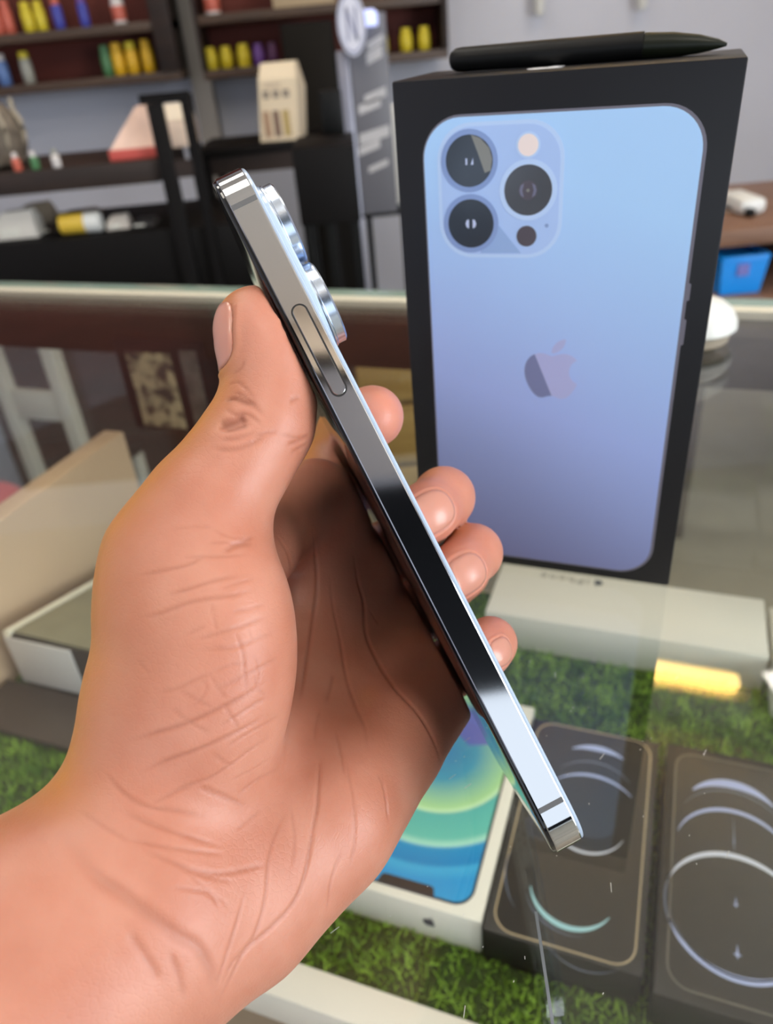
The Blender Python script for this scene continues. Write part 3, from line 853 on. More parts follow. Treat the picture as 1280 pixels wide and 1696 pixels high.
def surface_nets(lo, hi, h):
    n = np.ceil((hi - lo) / h).astype(int) + 1
    ax_ = [lo[i] + h * np.arange(n[i]) for i in range(3)]
    D = np.empty(n, np.float32)
    # coarse pass finds the blocks near the skin, the fine pass fills only those
    G = np.stack(np.meshgrid(*ax_, indexing='ij'), -1).astype(np.float32)
    cs = 5
    Gc = G[::cs, ::cs, ::cs]
    dc = hand_sdf(Gc.reshape(-1, 3)).reshape(Gc.shape[:3])
    up = np.repeat(np.repeat(np.repeat(dc, cs, 0), cs, 1), cs, 2)[:n[0], :n[1], :n[2]]
    near = np.abs(up) < cs * h * 2.2
    D[:] = up
    D[near] = hand_sdf(G[near])
    ins = D < 0
    # cell vertices
    c = np.zeros(n - 1, np.uint8); corners = [(i, j, k) for i in (0, 1) for j in (0, 1) for k in (0, 1)]
    sl = lambda A, o: A[o[0]:n[0] - 1 + o[0], o[1]:n[1] - 1 + o[1], o[2]:n[2] - 1 + o[2]]
    for o in corners: c += sl(ins, o)
    act = (c > 0) & (c < 8)
    idx = np.full(n - 1, -1, np.int64); ci = np.argwhere(act); idx[act] = np.arange(len(ci))
    acc = np.zeros((len(ci), 3)); cnt = np.zeros(len(ci))
    for i0 in range(8):
        for i1 in range(i0 + 1, 8):
            a, b = corners[i0], corners[i1]
            if sum(abs(a[q] - b[q]) for q in range(3)) != 1: continue
            da = D[ci[:, 0] + a[0], ci[:, 1] + a[1], ci[:, 2] + a[2]]; db = D[ci[:, 0] + b[0], ci[:, 1] + b[1], ci[:, 2] + b[2]]
            m = (da < 0) != (db < 0)
            t = np.where(m, da / np.where(m, da - db, 1), 0)
            p = np.array(a) + t[:, None] * (np.array(b) - np.array(a))
            acc += np.where(m[:, None], p, 0); cnt += m
    V = lo + h * (ci + acc / cnt[:, None])
    quads = []
    for axis in range(3):
        u, v = (axis + 1) % 3, (axis + 2) % 3
        s0 = [slice(1, n[q] - 1) for q in range(3)]; s0[axis] = slice(0, n[axis] - 1)
        s1 = list(s0); s1[axis] = slice(1, n[axis])
        A, B = ins[tuple(s0)], ins[tuple(s1)]
        e = np.argwhere(A != B)
        fl = A[A != B]
        e = e + np.array([0 if q == axis else 1 for q in range(3)])
        q4 = []
        for du, dv in ((1, 1), (0, 1), (0, 0), (1, 0)):
            p = e.copy(); p[:, u] -= du; p[:, v] -= dv
            q4.append(idx[p[:, 0], p[:, 1], p[:, 2]])
        q4 = np.stack(q4, 1)
        q4[~fl] = q4[~fl][:, ::-1]
        quads.append(q4)
    return V, np.concatenate(quads)


HLO, HHI = np.array([-96.0, -56, 108]), np.array([48.0, 114, 272])
HV, HQ = surface_nets(HLO, HHI, 0.9)


def cam2world(V): return (V / 1000.0) @ RC.T + CAM


def grad(P, f=hand_sdf, e=0.4):
    P = P.astype(np.float32); g = np.zeros_like(P)
    for i in range(3):
        o = np.zeros(3, np.float32); o[i] = e
        g[:, i] = f(P + o) - f(P - o)
    return g / (np.linalg.norm(g, axis=1, keepdims=True) + 1e-9)


me = bpy.data.meshes.new('hand')
me.from_pydata(HV.tolist(), [], HQ.tolist())
bm = bmesh.new(); bm.from_mesh(me)
for _ in range(3): bmesh.ops.smooth_vert(bm, verts=bm.verts, factor=0.5, use_axis_x=True, use_axis_y=True, use_axis_z=True)
bm.to_mesh(me); bm.free()
tmp = bpy.data.objects.new('hand_base', me); COL.objects.link(tmp)
sub = tmp.modifiers.new('s', 'SUBSURF'); sub.levels = 1; sub.subdivision_type = 'CATMULL_CLARK'
dg = bpy.context.evaluated_depsgraph_get()
me2 = bpy.data.meshes.new_from_object(tmp.evaluated_get(dg))
bpy.data.objects.remove(tmp)
nv = len(me2.vertices)
V = np.empty(nv * 3); me2.vertices.foreach_get('co', V); V = V.reshape(-1, 3)
N = np.empty(nv * 3); me2.vertex_normals.foreach_get('vector', N); N = N.reshape(-1, 3)
if (N[V[:, 2] < np.percentile(V[:, 2], 5)][:, 2]).mean() > 0:
    me2.flip_normals(); N = -N
tri = BVHTree.FromPolygons([tuple(v) for v in HV], [tuple(q) for q in HQ])


def hit(px, py):
    d = Vector(((px - 640) / F, (py - 848) / F, 1.0)).normalized()
    h = tri.ray_cast(Vector((0, 0, 0)), d)
    return None if h[0] is None else np.array(h[0])


# skin creases: traced along the flesh; (points, half width mm, depth mm, colour weight)
def _z(ox, oy, s, rows): return [([(ox + x / s, oy + y / s) for x, y in pts], hw, dp, c) for hw, dp, c, pts in rows]


CREASES = (
    # ball of the thumb
    _z(180, 840, 3.2, [
        (.42, .20, .55, [(150, 365), (300, 335), (420, 305), (510, 260)]), (.38, .18, .45, [(390, 268), (500, 262), (620, 262), (740, 250)]),
        (.42, .22, .5, [(300, 470), (450, 425), (570, 385), (690, 362)]), (.35, .16, .35, [(590, 435), (680, 405), (780, 375)]),
        (.45, .24, .55, [(180, 585), (270, 565), (400, 515), (530, 485), (650, 470), (780, 435)]), (.35, .16, .35, [(640, 560), (740, 540), (840, 510)]),
        (.42, .22, .5, [(450, 710), (600, 665), (720, 625), (840, 575)]), (.35, .16, .35, [(410, 680), (520, 630)]),
        (.35, .16, .35, [(560, 880), (640, 840), (740, 830)]), (.38, .2, .4, [(560, 975), (720, 895), (830, 835), (900, 790)]),
        (.48, .28, .6, [(100, 1250), (230, 1200), (340, 1170), (440, 1135), (600, 1060), (720, 1000), (830, 930)]), (.38, .2, .45, [(580, 1165), (680, 1105), (780, 1040), (840, 1010)]),
        (.48, .28, .6, [(170, 1410), (310, 1340), (440, 1295), (560, 1245), (700, 1180), (840, 1100)]), (.38, .18, .4, [(600, 1290), (720, 1210), (860, 1130), (900, 1100)]),
        (.42, .22, .45, [(240, 1570), (400, 1480), (520, 1440), (640, 1370), (760, 1280), (860, 1210)]),
        (.32, .14, .35, [(545, 500), (560, 600), (575, 660)]), (.32, .16, .4, [(665, 650), (700, 740), (715, 810), (722, 900), (730, 960)]), (.32, .16, .4, [(600, 1040), (650, 1110), (690, 1175)]),
        (.32, .14, .35, [(530, 880), (580, 960), (625, 1015)]), (.32, .12, .3, [(740, 640), (765, 710)]), (.32, .14, .35, [(775, 790), (800, 870), (790, 950)]), (.32, .14, .3, [(770, 890), (790, 960), (830, 1000)]),
        (.35, .16, .4, [(360, 960), (460, 1020), (560, 1065)]), (.35, .16, .45, [(330, 1060), (430, 1140), (540, 1200)]), (.35, .16, .4, [(540, 1300), (610, 1350), (660, 1370)]), (.38, .18, .4, [(470, 1470), (600, 1520), (700, 1570)]),
        (.4, .16, .4, [(250, 985), (360, 965), (460, 915), (560, 880)]), (.32, .12, .3, [(150, 810), (220, 890)]), (.32, .12, .3, [(420, 1060), (480, 1030), (520, 950), (470, 900)]),
        (.7, .35, .6, [(610, 235), (680, 205), (770, 190)]), (.4, .18, .4, [(530, 190), (620, 185), (680, 190)]), (.35, .15, .3, [(550, 115), (640, 160), (740, 165)]), (.35, .15, .3, [(330, 120), (450, 105), (560, 110)]),
        (.35, .15, .3, [(640, 1450), (760, 1390), (870, 1320)]), (.35, .15, .3, [(680, 1530), (780, 1450), (900, 1380)]), (.35, .12, .3, [(560, 740), (660, 745), (790, 700)]),
        (.38, .15, .35, [(480, 760), (640, 750), (780, 700), (880, 660)]),
    ])
    # hollow of the palm
    + _z(440, 860, 3.2, [
        (.6, .45, .75, [(250, 60), (265, 200), (270, 380), (240, 600), (205, 820), (180, 960)]), (.5, .35, .6, [(340, 300), (360, 480), (395, 640), (430, 850), (480, 1000), (525, 1100), (545, 1220)]),
        (.65, .5, .8, [(470, 200), (490, 330), (520, 440), (530, 600), (580, 730), (680, 890), (800, 1020), (880, 1150), (930, 1280)]), (.6, .3, .6, [(320, 980), (345, 890), (360, 820)]),
        (.4, .22, .5, [(285, 1280), (275, 1450), (265, 1600)]), (.4, .22, .45, [(370, 1120), (400, 1260), (420, 1360)]), (.4, .2, .45, [(590, 1340), (630, 1440), (650, 1590)]), (.4, .2, .4, [(290, 1000), (265, 1100), (262, 1180)]),
        (.4, .2, .4, [(550, 480), (600, 560)]), (.45, .25, .5, [(60, 90), (120, 190), (140, 330)]),
    ])
    # heel of the hand and wrist
    + _z(60, 1250, 2.133, [
        (.5, .30, .6, [(1000, 0), (995, 150), (975, 280), (950, 420), (910, 520), (830, 610), (740, 690), (680, 800), (645, 870)]), (.38, .18, .4, [(1080, 340), (1045, 430), (1025, 550)]),
        (.45, .24, .5, [(890, 190), (850, 270), (820, 380), (810, 500), (770, 640), (690, 740), (650, 830)]), (.42, .2, .45, [(740, 480), (700, 620), (660, 740), (630, 830)]),
        (.4, .18, .4, [(1090, 0), (1120, 160), (1125, 300), (1105, 400)]), (.38, .18, .4, [(1220, 60), (1245, 240)]), (.4, .2, .4, [(900, 180), (915, 300), (905, 400)]),
        (.45, .24, .5, [(240, 60), (300, 130), (380, 180), (500, 200), (620, 220)]), (.45, .22, .45, [(300, 200), (420, 250), (540, 290), (660, 325)]), (.4, .2, .4, [(330, 300), (450, 325), (600, 345), (660, 350)]),
        (.48, .25, .5, [(380, 335), (520, 395), (640, 420), (760, 400), (810, 385)]), (.4, .2, .35, [(500, 400), (600, 430), (700, 450)]), (.4, .2, .35, [(480, 470), (600, 485), (650, 540)]),
        (1.3, .45, .5, [(90, 280), (200, 420), (310, 500), (420, 580), (500, 640), (570, 680), (620, 780), (632, 860)]), (.4, .2, .4, [(560, 110), (650, 150), (760, 185)]), (.38, .18, .4, [(400, 180), (500, 130), (560, 110)]),
        (.35, .18, .35, [(720, 130), (800, 70)]), (.35, .18, .35, [(700, 270), (800, 190)]), (.38, .18, .35, [(150, 200), (230, 250), (330, 310)]), (.35, .15, .3, [(540, 420), (610, 480), (690, 540)]),
        (.9, .3, .3, [(320, 620), (400, 740), (430, 800)]), (.8, .25, .3, [(470, 700), (500, 780), (520, 860)]),
    ])
    # thumb joint
    + _z(340, 470, 3.556, [
        (.4, .22, .6, [(130, 600), (190, 580), (240, 620), (300, 690)]), (.7, .6, 1.1, [(110, 690), (160, 675), (220, 690), (300, 720)]), (.45, .28, .6, [(150, 640), (230, 660), (290, 720), (350, 780)]),
        (1.3, 1.2, 1.2, [(70, 840), (160, 818), (240, 785)]), (.7, .6, 1.0, [(110, 862), (180, 850), (250, 830)]), (.6, .3, .5, [(40, 970), (150, 980), (260, 950), (350, 890)]), (.45, .25, .5, [(120, 740), (200, 790), (260, 810)]),
        (.5, .3, .6, [(500, 700), (520, 680), (560, 665)]), (.5, .3, .6, [(480, 950), (560, 920), (610, 890)]), (.45, .25, .5, [(500, 1000), (570, 960), (600, 940)]), (.4, .2, .4, [(440, 880), (520, 905), (600, 900)]),
        (.4, .2, .45, [(165, 530), (210, 500), (230, 450)]), (.4, .2, .45, [(280, 900), (360, 880), (430, 870)]), (.45, .25, .5, [(160, 770), (250, 770), (330, 830)]),
        (.6, .3, .6, [(130, 1545), (220, 1520), (290, 1490)]), (.5, .25, .5, [(90, 920), (190, 910), (300, 870)]),
    ])
)
disp = np.zeros(nv); cre = np.zeros(nv)
for pts, hw, dp, cw_ in CREASES:
    hw *= 0.60; dp *= 0.70; cw_ *= 0.72
    # smooth the traced line, then follow it over the skin
    pp = []
    for i in range(len(pts) - 1):
        p0, p1, p2, p3 = (np.array(pts[max(0, min(len(pts) - 1, i + q))], float) for q in (-1, 0, 1, 2))
        for t in np.linspace(0, 1, 5)[:-1]:
            pp.append(0.5 * ((2 * p1) + (-p0 + p2) * t + (2 * p0 - 5 * p1 + 4 * p2 - p3) * t * t + (-p0 + 3 * p1 - 3 * p2 + p3) * t ** 3))
    pp.append(np.array(pts[-1], float))
    H = [hit(*p) for p in pp]
    H = [h for h in H if h is not None]
    if len(H) < 2: continue
    H = np.array(H)
    R3 = hw * 4 + 1.0
    near = np.where(((V > H.min(0) - R3) & (V < H.max(0) + R3)).all(1))[0]
    Pn = V[near]; best = np.full(len(near), 1e9); bt = np.zeros(len(near))
    for k, (a, b2) in enumerate(zip(H[:-1], H[1:])):
        ab = b2 - a
        L2 = ab @ ab
        if L2 < 1e-6 or L2 > 400: continue
        t = np.clip(((Pn - a) @ ab) / L2, 0, 1)
        q = ((Pn - a - t[:, None] * ab) ** 2).sum(1)
        m = q < best; best[m] = q[m]; bt[m] = (k + t[m]) / (len(H) - 1)
    fade = np.clip(np.minimum(bt, 1 - bt) * 5, 0.15, 1)
    g = np.exp(-best / (2 * hw * hw)) * fade
    g2 = np.exp(-best / (2 * (2.6 * hw) ** 2)) * fade
    disp[near] += -dp * g + 0.25 * dp * (g2 - g)
    cre[near] = np.maximum(cre[near], g * cw_)

# nails -------------------------------------------------------------
# (name, centre on the joint axis, towards the tip, outward normal, length, width)
def unit(v): v = np.array(v, float); return v / np.linalg.norm(v)
NAILS = [
    ('thumb', jc(429, 556, 160), jc(420, 500, 160) - jc(436, 600, 160), (-0.90, -0.02, -0.44), 13.5, 12.0),
    ('middle', jc(684, 862, 200), jc(676, 870, 197) - jc(722, 838, 208), (0.35, -0.10, -0.93), 12.5, 10.8),
    ('ring', jc(743, 958, 201), jc(732, 968, 198) - jc(772, 932, 208), (0.40, 0.0, -0.92), 11.5, 10.4),
    ('little', jc(796, 1082, 199), jc(778, 1094, 195) - jc(808, 1072, 203), (0.45, -0.05, -0.89), 8.0, 7.4),
]
nail_geo = []
for nme, c, ax_, nn, ln, wd in NAILS:
    a = unit(ax_); n_ = unit(np.array(nn) - a * (np.array(nn) @ a)); u_ = np.cross(a, n_)
    near = np.where(((V - c) ** 2).sum(1) < 18 ** 2)[0]
    q = V[near] - c
    x, y, z = q @ u_ / (wd / 2), q @ a / (ln / 2), q @ n_
    s = (np.abs(x) ** 3 + np.abs(y) ** 3) ** (1 / 3)
    ok = z > 0
    disp[near] += np.where(ok, -0.35 * (s < 0.97) + 0.30 * np.exp(-((s - 1.13) / 0.09) ** 2) * (y < 0.75), 0)
    cre[near] = np.maximum(cre[near], np.where(ok, 0.5 * np.exp(-((s - 1.0) / 0.035) ** 2) * (y < 0.8), 0))
    nu, nvv = 12, 14
    Pg = []
    for j in range(nvv + 1):
        for i in range(nu + 1):
            xx, yy = 2 * i / nu - 1, 2 * j / nvv - 1
            # square to superellipse
            m = max(abs(xx), abs(yy)); ss = (abs(xx) ** 3 + abs(yy) ** 3) ** (1 / 3)
            k = m / ss if ss > 0 else 0
            Pg.append(c + u_ * (xx * k * wd / 2 * 0.98) + a * (yy * k * ln / 2) + n_ * 9.0)
    Pg = np.array(Pg, np.float32)
    for _ in range(14):                         # drop onto the skin along the nail normal
        dd = hand_sdf(Pg); Pg = Pg - (n_ * 1.0).astype(np.float32) * np.clip(dd, -2, 4)[:, None] * 0.8
    nail_geo.append((nme, Pg, n_, nu, nvv, a))

# fine relief of the skin
V2 = V + N * disp[:, None]
me2.vertices.foreach_set('co', cam2world(V2).astype(np.float32).ravel())
# pigment: tan on the back and sides, pinker in the palm, rosy finger ends, darker in the lines
tan = np.clip((-N[:, 0] - 0.0) / 0.65, 0, 1) * np.clip((0.98 + N[:, 2]) / 0.5 + 0.1, 0, 1)
tan = np.maximum(tan, np.clip((N[:, 2] - 0.1) / 0.4, 0, 1))
rosy = np.zeros(nv)
for nme, j in list(FINGERS.items()) + [('thumb', THUMB)]:
    t = jc(*j[-1][:3])
    rosy = np.maximum(rosy, np.clip(1.25 - np.sqrt(((V - t) ** 2).sum(1)) / (26 if nme != 'thumb' else 20), 0, 1) * (1 if nme != 'thumb' else 0.35))
for nm_, arr in (('crease', cre), ('tan', tan), ('rosy', rosy)):
    at_ = me2.attributes.new(nm_, 'FLOAT', 'POINT'); at_.data.foreach_set('value', arr.astype(np.float32))
for p in me2.polygons: p.use_smooth = True
me2.update()

SKIN = bpy.data.materials.new('skin'); SKIN.use_nodes = True
nt = SKIN.node_tree; b = nt.nodes['Principled BSDF']; Lk = nt.links.new
def attr(n):
    a = nt.nodes.new('ShaderNodeAttribute'); a.attribute_name = n; return a.outputs['Fac']
def mixc(f, c1, c2, gain=None):
    m = nt.nodes.new('ShaderNodeMix'); m.data_type = 'RGBA'
    if gain is not None:
        g = nt.nodes.new('ShaderNodeMath'); g.operation = 'MULTIPLY'; g.inputs[1].default_value = gain; Lk(f, g.inputs[0]); f = g.outputs[0]
    Lk(f, m.inputs['Factor'])
    for s, c in ((m.inputs['A'], c1), (m.inputs['B'], c2)):
        if isinstance(c, tuple): s.default_value = c + (1,)
        else: Lk(c, s)
    return m.outputs['Result']
tc = nt.nodes.new('ShaderNodeTexCoord')
def noise(scale, det=4):
    n = nt.nodes.new('ShaderNodeTexNoise'); n.inputs['Scale'].default_value = scale; n.inputs['Detail'].default_value = det
    Lk(tc.outputs['Object'], n.inputs['Vector']); return n.outputs['Fac']
blot = nt.nodes.new('ShaderNodeMapRange'); blot.inputs['From Min'].default_value = 0.35; blot.inputs['From Max'].default_value = 0.65
Lk(noise(70), blot.inputs['Value'])
col = mixc(blot.outputs[0], (0.46, 0.178, 0.113), (0.52, 0.228, 0.155))
col = mixc(attr('tan'), col, (0.53, 0.212, 0.042), 1.0)
col = mixc(attr('rosy'), col, (0.60, 0.235, 0.165), 0.8)
col = mixc(attr('crease'), col, (0.23, 0.055, 0.025), 0.75)
Lk(col, b.inputs['Base Color'])
b.inputs['Roughness'].default_value = 0.40
b.inputs['Specular IOR Level'].default_value = 0.36
b.inputs['Subsurface Weight'].default_value = 0.35
b.inputs['Subsurface Radius'].default_value = (1.0, 0.35, 0.2)
b.inputs['Subsurface Scale'].default_value = 0.005
vo = nt.nodes.new('ShaderNodeTexVoronoi'); vo.feature = 'DISTANCE_TO_EDGE'; vo.inputs['Scale'].default_value = 850
wp = nt.nodes.new('ShaderNodeVectorMath'); wp.operation = 'ADD'
nz = nt.nodes.new('ShaderNodeTexNoise'); nz.inputs['Scale'].default_value = 300; Lk(tc.outputs['Object'], nz.inputs['Vector'])
sc_ = nt.nodes.new('ShaderNodeVectorMath'); sc_.operation = 'SCALE'; sc_.inputs['Scale'].default_value = 0.0016; Lk(nz.outputs['Color'], sc_.inputs[0])
Lk(tc.outputs['Object'], wp.inputs[0]); Lk(sc_.outputs[0], wp.inputs[1]); Lk(wp.outputs[0], vo.inputs['Vector'])
vm = nt.nodes.new('ShaderNodeMapRange'); vm.inputs['From Max'].default_value = 0.12; Lk(vo.outputs['Distance'], vm.inputs['Value'])
am = nt.nodes.new('ShaderNodeMath'); am.operation = 'MULTIPLY_ADD'; am.inputs[1].default_value = 0.5
Lk(noise(900, 3), am.inputs[0]); Lk(vm.outputs[0], am.inputs[2])
bp = nt.nodes.new('ShaderNodeBump'); bp.inputs['Strength'].default_value = 0.11; bp.inputs['Distance'].default_value = 0.0003
Lk(am.outputs[0], bp.inputs['Height']); Lk(bp.outputs[0], b.inputs['Normal'])
me2.materials.clear(); me2.materials.append(SKIN)
me2.name = 'hand'
hand = bpy.data.objects.new('hand', me2); COL.objects.link(hand)
tag(hand, 'left hand with the palm towards the viewer, thumb and fingers closed around the phone', 'hand')

NAILM = mat('nail', (0.58, 0.26, 0.19), 0.25, coat=0.2)
NAILM.node_tree.nodes['Principled BSDF'].inputs['Subsurface Weight'].default_value = 0.2
NAILM.node_tree.nodes['Principled BSDF'].inputs['Subsurface Scale'].default_value = 0.002
for nme, Pg, n_, nu, nvv, a in nail_geo:
    topv = Pg + n_ * 0.16
    K = (nu + 1) * (nvv + 1)
    Vn = np.concatenate([topv, Pg - n_ * 0.5])
    Fc = []
    for j in range(nvv):
        for i in range(nu):
            q = [j * (nu + 1) + i, j * (nu + 1) + i + 1, (j + 1) * (nu + 1) + i + 1, (j + 1) * (nu + 1) + i]
            Fc.append(q); Fc.append([K + k for k in q[::-1]])
    rim = [i for i in range(nu + 1)] + [j * (nu + 1) + nu for j in range(1, nvv + 1)] + [nvv * (nu + 1) + i for i in range(nu - 1, -1, -1)] + [j * (nu + 1) for j in range(nvv - 1, 0, -1)]
    for i in range(len(rim)):
        p, q = rim[i], rim[(i + 1) % len(rim)]
        Fc.append([p, K + p, K + q, q])
    mn = bpy.data.meshes.new(nme + '_nail'); mn.from_pydata(cam2world(Vn).tolist(), [], Fc); mn.materials.append(NAILM)
    bm = bmesh.new(); bm.from_mesh(mn); bmesh.ops.recalc_face_normals(bm, faces=bm.faces); bm.to_mesh(mn); bm.free()
    for p in mn.polygons: p.use_smooth = True
    o = bpy.data.objects.new(nme + '_nail', mn); COL.objects.link(o); o.parent = hand

# ------------------------------------------------------------------ shop behind the counter
def px(x, y, depth_y): return at_y(x, y, depth_y)


WY = ROOM['y1']
SF = WY - 0.22                              # front of the wall shelves
BEIGEW = mat('painted_column', (0.36, 0.33, 0.30), 0.7, var=0.05, scale=5)
SHELFEDGE = wood('shelf_board_brown', (0.055, 0.030, 0.018), (0.10, 0.055, 0.030), 4, 0.45)


def wall_shelf(x0, x1, zs, ztop, label, posts):
    e = empty('wall_shelf', (x0, SF, zs[-1]), 0, label, 'shelf')
    w_ = x1 - x0; zb = zs[-1]
    box('back_panel', 0, w_, 0.195, 0.215, 0, ztop - zb, REDW, e)
    for z in zs: box('shelf_board', 0.0, w_, 0, 0.194, z - zb - 0.028, z - zb, SHELFEDGE, e, 0.001)
    for a, b in posts: box('side_panel', a - x0, b - x0, -0.01, 0.194, 0.0005, ztop - zb, DARKW, e, 0.001)
    return e


zl2 = px(140, 131, SF).z; zl1 = px(125, 46, SF).z
xr_ = px(288, 60, SF).x
wall_shelf(-1.75, xr_, [zl1, zl2], 2.5, 'dark wooden wall shelf of bottles at the top left', [(px(255, 60, SF).x, xr_)])
zr2 = px(400, 112, SF).z; zr1 = px(390, 20, SF).z
xa, xb = px(326, 60, SF).x, px(742, 60, SF).x
wall_shelf(xa, xb, [zr1, zr2], 2.5, 'dark wooden wall shelf right of the grey column, behind the round sign', [(xa, xa + 0.012), (xb - 0.02, xb)])
tr = struct(box('trim_1', xr_ + 0.003, xa - 0.003, WY - 0.07, WY - 0.001, 0, ROOM['h'], BEIGEW))

BC = {}


def bcol(c):
    if c not in BC: BC[c] = mat('bottle_' + c, dict(salmon=(0.62, 0.14, 0.09), yellow=(0.72, 0.58, 0.03), blue=(0.06, 0.07, 0.42), white=(0.75, 0.70, 0.68), green=(0.08, 0.22, 0.09), amber=(0.80, 0.47, 0.02), purple=(0.17, 0.07, 0.33), plum=(0.10, 0.03, 0.10), skyblue=(0.12, 0.22, 0.5), grey=(0.38, 0.38, 0.33))[c], 0.35)
    return BC[c]


def bottle(x, z, h, r, body, cap, label, group):
    e = empty('bottle', (x, SF + 0.07, z), 0, label, 'bottle', group)
    lathe('body', [(r * .92, 0), (r, 0.002), (r, h * .70), (r * .96, h * .74), (r * .82, h * .77), (r * .80, h * .775)], bcol(body), e, 16)
    lathe('cap', [(r * .84, h * .778), (r * .84, h * .95), (r * .74, h * .99), (r * .3, h)], bcol(cap), e, 14)
    lathe('sticker', [(r + .0004, h * .12), (r + .0008, h * .13), (r + .0008, h * .58), (r + .0004, h * .59)], bcol(body if body != 'white' else 'salmon'), e, 16)


def row(cols, z, yb, group):
    for (x0, x1, ytop, ybot, body, cap, label) in cols:
        a, b = px(x0, ybot, SF + 0.07), px(x1, ybot, SF + 0.07)
        tp = px((x0 + x1) / 2 - 4, ytop, SF + 0.07)
        bottle((a.x + b.x) / 2, z, max(0.06, tp.z - z), (b.x - a.x) / 2 * 0.98, body, cap, label, group)


row([(-8, 12, -5, 63, 'salmon', 'salmon', 'salmon red bottle cut by the left edge, upper shelf'),
     (12, 30, -2, 62, 'salmon', 'salmon', 'salmon red bottle left of the yellow pair, upper shelf'),
     (44, 63, 2, 60, 'yellow', 'yellow', 'left bottle of the yellow pair, upper shelf'),
     (65, 83, 0, 57, 'yellow', 'yellow', 'right bottle of the yellow pair, upper shelf'),
     (94, 111, -5, 52, 'blue', 'salmon', 'blue bottle next to the yellow pair, upper shelf'),
     (136, 152, -8, 47, 'blue', 'purple', 'blue bottle between the other blue one and the white one'),
     (190, 212, -12, 40, 'white', 'white', 'white bottle standing alone on the upper left shelf')], zl1 + 0.0005, 0, 'bottles on the upper left shelf')
row([(2, 22, 88, 143, 'skyblue', 'white', 'pale blue bottle with white top, lower left shelf'),
     (42, 61, 84, 139, 'grey', 'yellow', 'grey bottle with yellow top, lower left shelf'),
     (174, 191, 74, 129, 'green', 'green', 'dark green bottle beside the amber bottles'),
     (192, 212, 70, 128, 'amber', 'amber', 'amber bottle touching the green one'),
     (215, 235, 68, 127, 'amber', 'yellow', 'middle one of the three amber bottles'),
     (241, 261, 64, 125, 'amber', 'amber', 'amber bottle nearest the shelf post')], zl2 + 0.0005, 0, 'bottles on the lower left shelf')
row([(341, 367, -25, 29, 'white', 'white', 'white and pink bottle on the upper board right of the column')], zr1 + 0.0005, 0, None)
row([(343, 364, 78, 122, 'yellow', 'yellow', 'yellow bottle nearest the grey column'),
     (369, 389, 76, 120, 'yellow', 'yellow', 'middle one of the three yellow bottles right of the column'),
     (397, 418, 72, 118, 'yellow', 'yellow', 'yellow bottle left of the purple one'),
     (423, 441, 72, 114, 'purple', 'purple', 'purple bottle right of three yellow ones'),
     (446, 463, 70, 111, 'plum', 'plum', 'dark plum bottle right of the purple one'),
     (627, 645, 52, 102, 'yellow', 'yellow', 'yellow bottle directly right of the round sign'),
     (664, 684, 46, 99, 'yellow', 'yellow', 'middle yellow bottle right of the round sign'),
     (694, 713, 43, 96, 'yellow', 'yellow', 'yellow bottle beside the left top corner of the tall box')], zr2 + 0.0005, 0, 'bottles on the lower board right of the column')

# tan carton on the right shelf
a, b = px(452, 12, SF), px(556, 6, SF)
cb = empty('carton', (a.x, SF + 0.01, zr1 + 0.0005), 0, 'wide tan carton on the upper board, left of the round sign', 'carton')
TAN = mat('tan_card', (0.48, 0.36, 0.22), 0.6)
box('carton_body', 0, b.x - a.x, 0, 0.16, 0, 0.09, TAN, cb, 0.002)
box('carton_lid', -0.002, b.x - a.x + 0.002, -0.002, 0.162, 0.0905, 0.115, TAN, cb, 0.002)

# black cabinet behind the cream box
a, b = px(462, 40, 2.75), px(566, 200, 2.75)
kb = empty('cabinet', (a.x, 2.75, 0), 0, 'tall matt black cabinet behind the cream gable box', 'cabinet')
box('cabinet_body', 0, b.x - a.x, 0.012, 0.30, 0, a.z, BLACK, kb, 0.004)
box('cabinet_door', 0.004, b.x - a.x - 0.004, 0, 0.0115, 0.05, a.z - 0.006, mat('dark_door', (0.008, 0.006, 0.004), 0.6, spec=0.15), kb, 0.002)

# white hooks on the wall
for (x0, x1, yy, lab) in ((884, 901, 27, 'left one of the two white wall hooks above the tall box'), (1053, 1071, 17, 'right one of the two white wall hooks above the tall box')):
    p = px((x0 + x1) / 2, yy, WY - 0.05)
    hk = empty('hook', (p.x, WY, p.z), 0, lab, 'hook', 'white wall hooks')
    lathe('peg', [(0.004, 0.0), (0.014, 0.003), (0.019, 0.012), (0.019, 0.16), (0.012, 0.17)], WHITE, hk, 16, (0, -0.05, 0))
    box('hook_plate', -0.025, 0.025, -0.012, -0.0005, 0.10, 0.22, WHITE, hk, 0.003)
    box('hook_arm', -0.010, 0.010, -0.032, -0.0125, 0.13, 0.15, WHITE, hk, 0.002)

# ---- black rack on the left
RY = 1.90
zt = px(150, 274, RY).z; zlow = px(150, 425, RY).z
xl, xrk = -1.15, px(300, 290, RY).x
rk = empty('display_rack', (xl, RY, 0), 0, 'black and dark brown shelving rack on the left behind the counter', 'rack')
wR = xrk - xl
box('rack_board', 0, wR - 0.05, 0.0, 0.34, zt - 0.048, zt, DARKW, rk, 0.003)
box('rack_board', 0, px(428, 430, RY).x - xl, 0.0, 0.40, zlow - 0.13, zlow + 0.045, BLACK, rk, 0.003)
box('rack_board', 0, wR - 0.05, 0.0, 0.34, 0.08, 0.11, DARKW, rk, 0.003)
zp = px(256, 172, RY).z
box('rack_panel', 0.01, wR - 0.06, 0.345, 0.36, 0.1105, zlow - 0.1305, mat('rack_backing', (0.020, 0.020, 0.018), 0.7), rk)
for (x, y, h) in ((wR - 0.040, -0.024, zp), (wR - 0.040, 0.345, zp), (0.0, -0.024, zp), (0.0, 0.345, zp)):
    box('post', x, x + 0.034, y, y + 0.022, 0, h, BLACK, rk, 0.001)
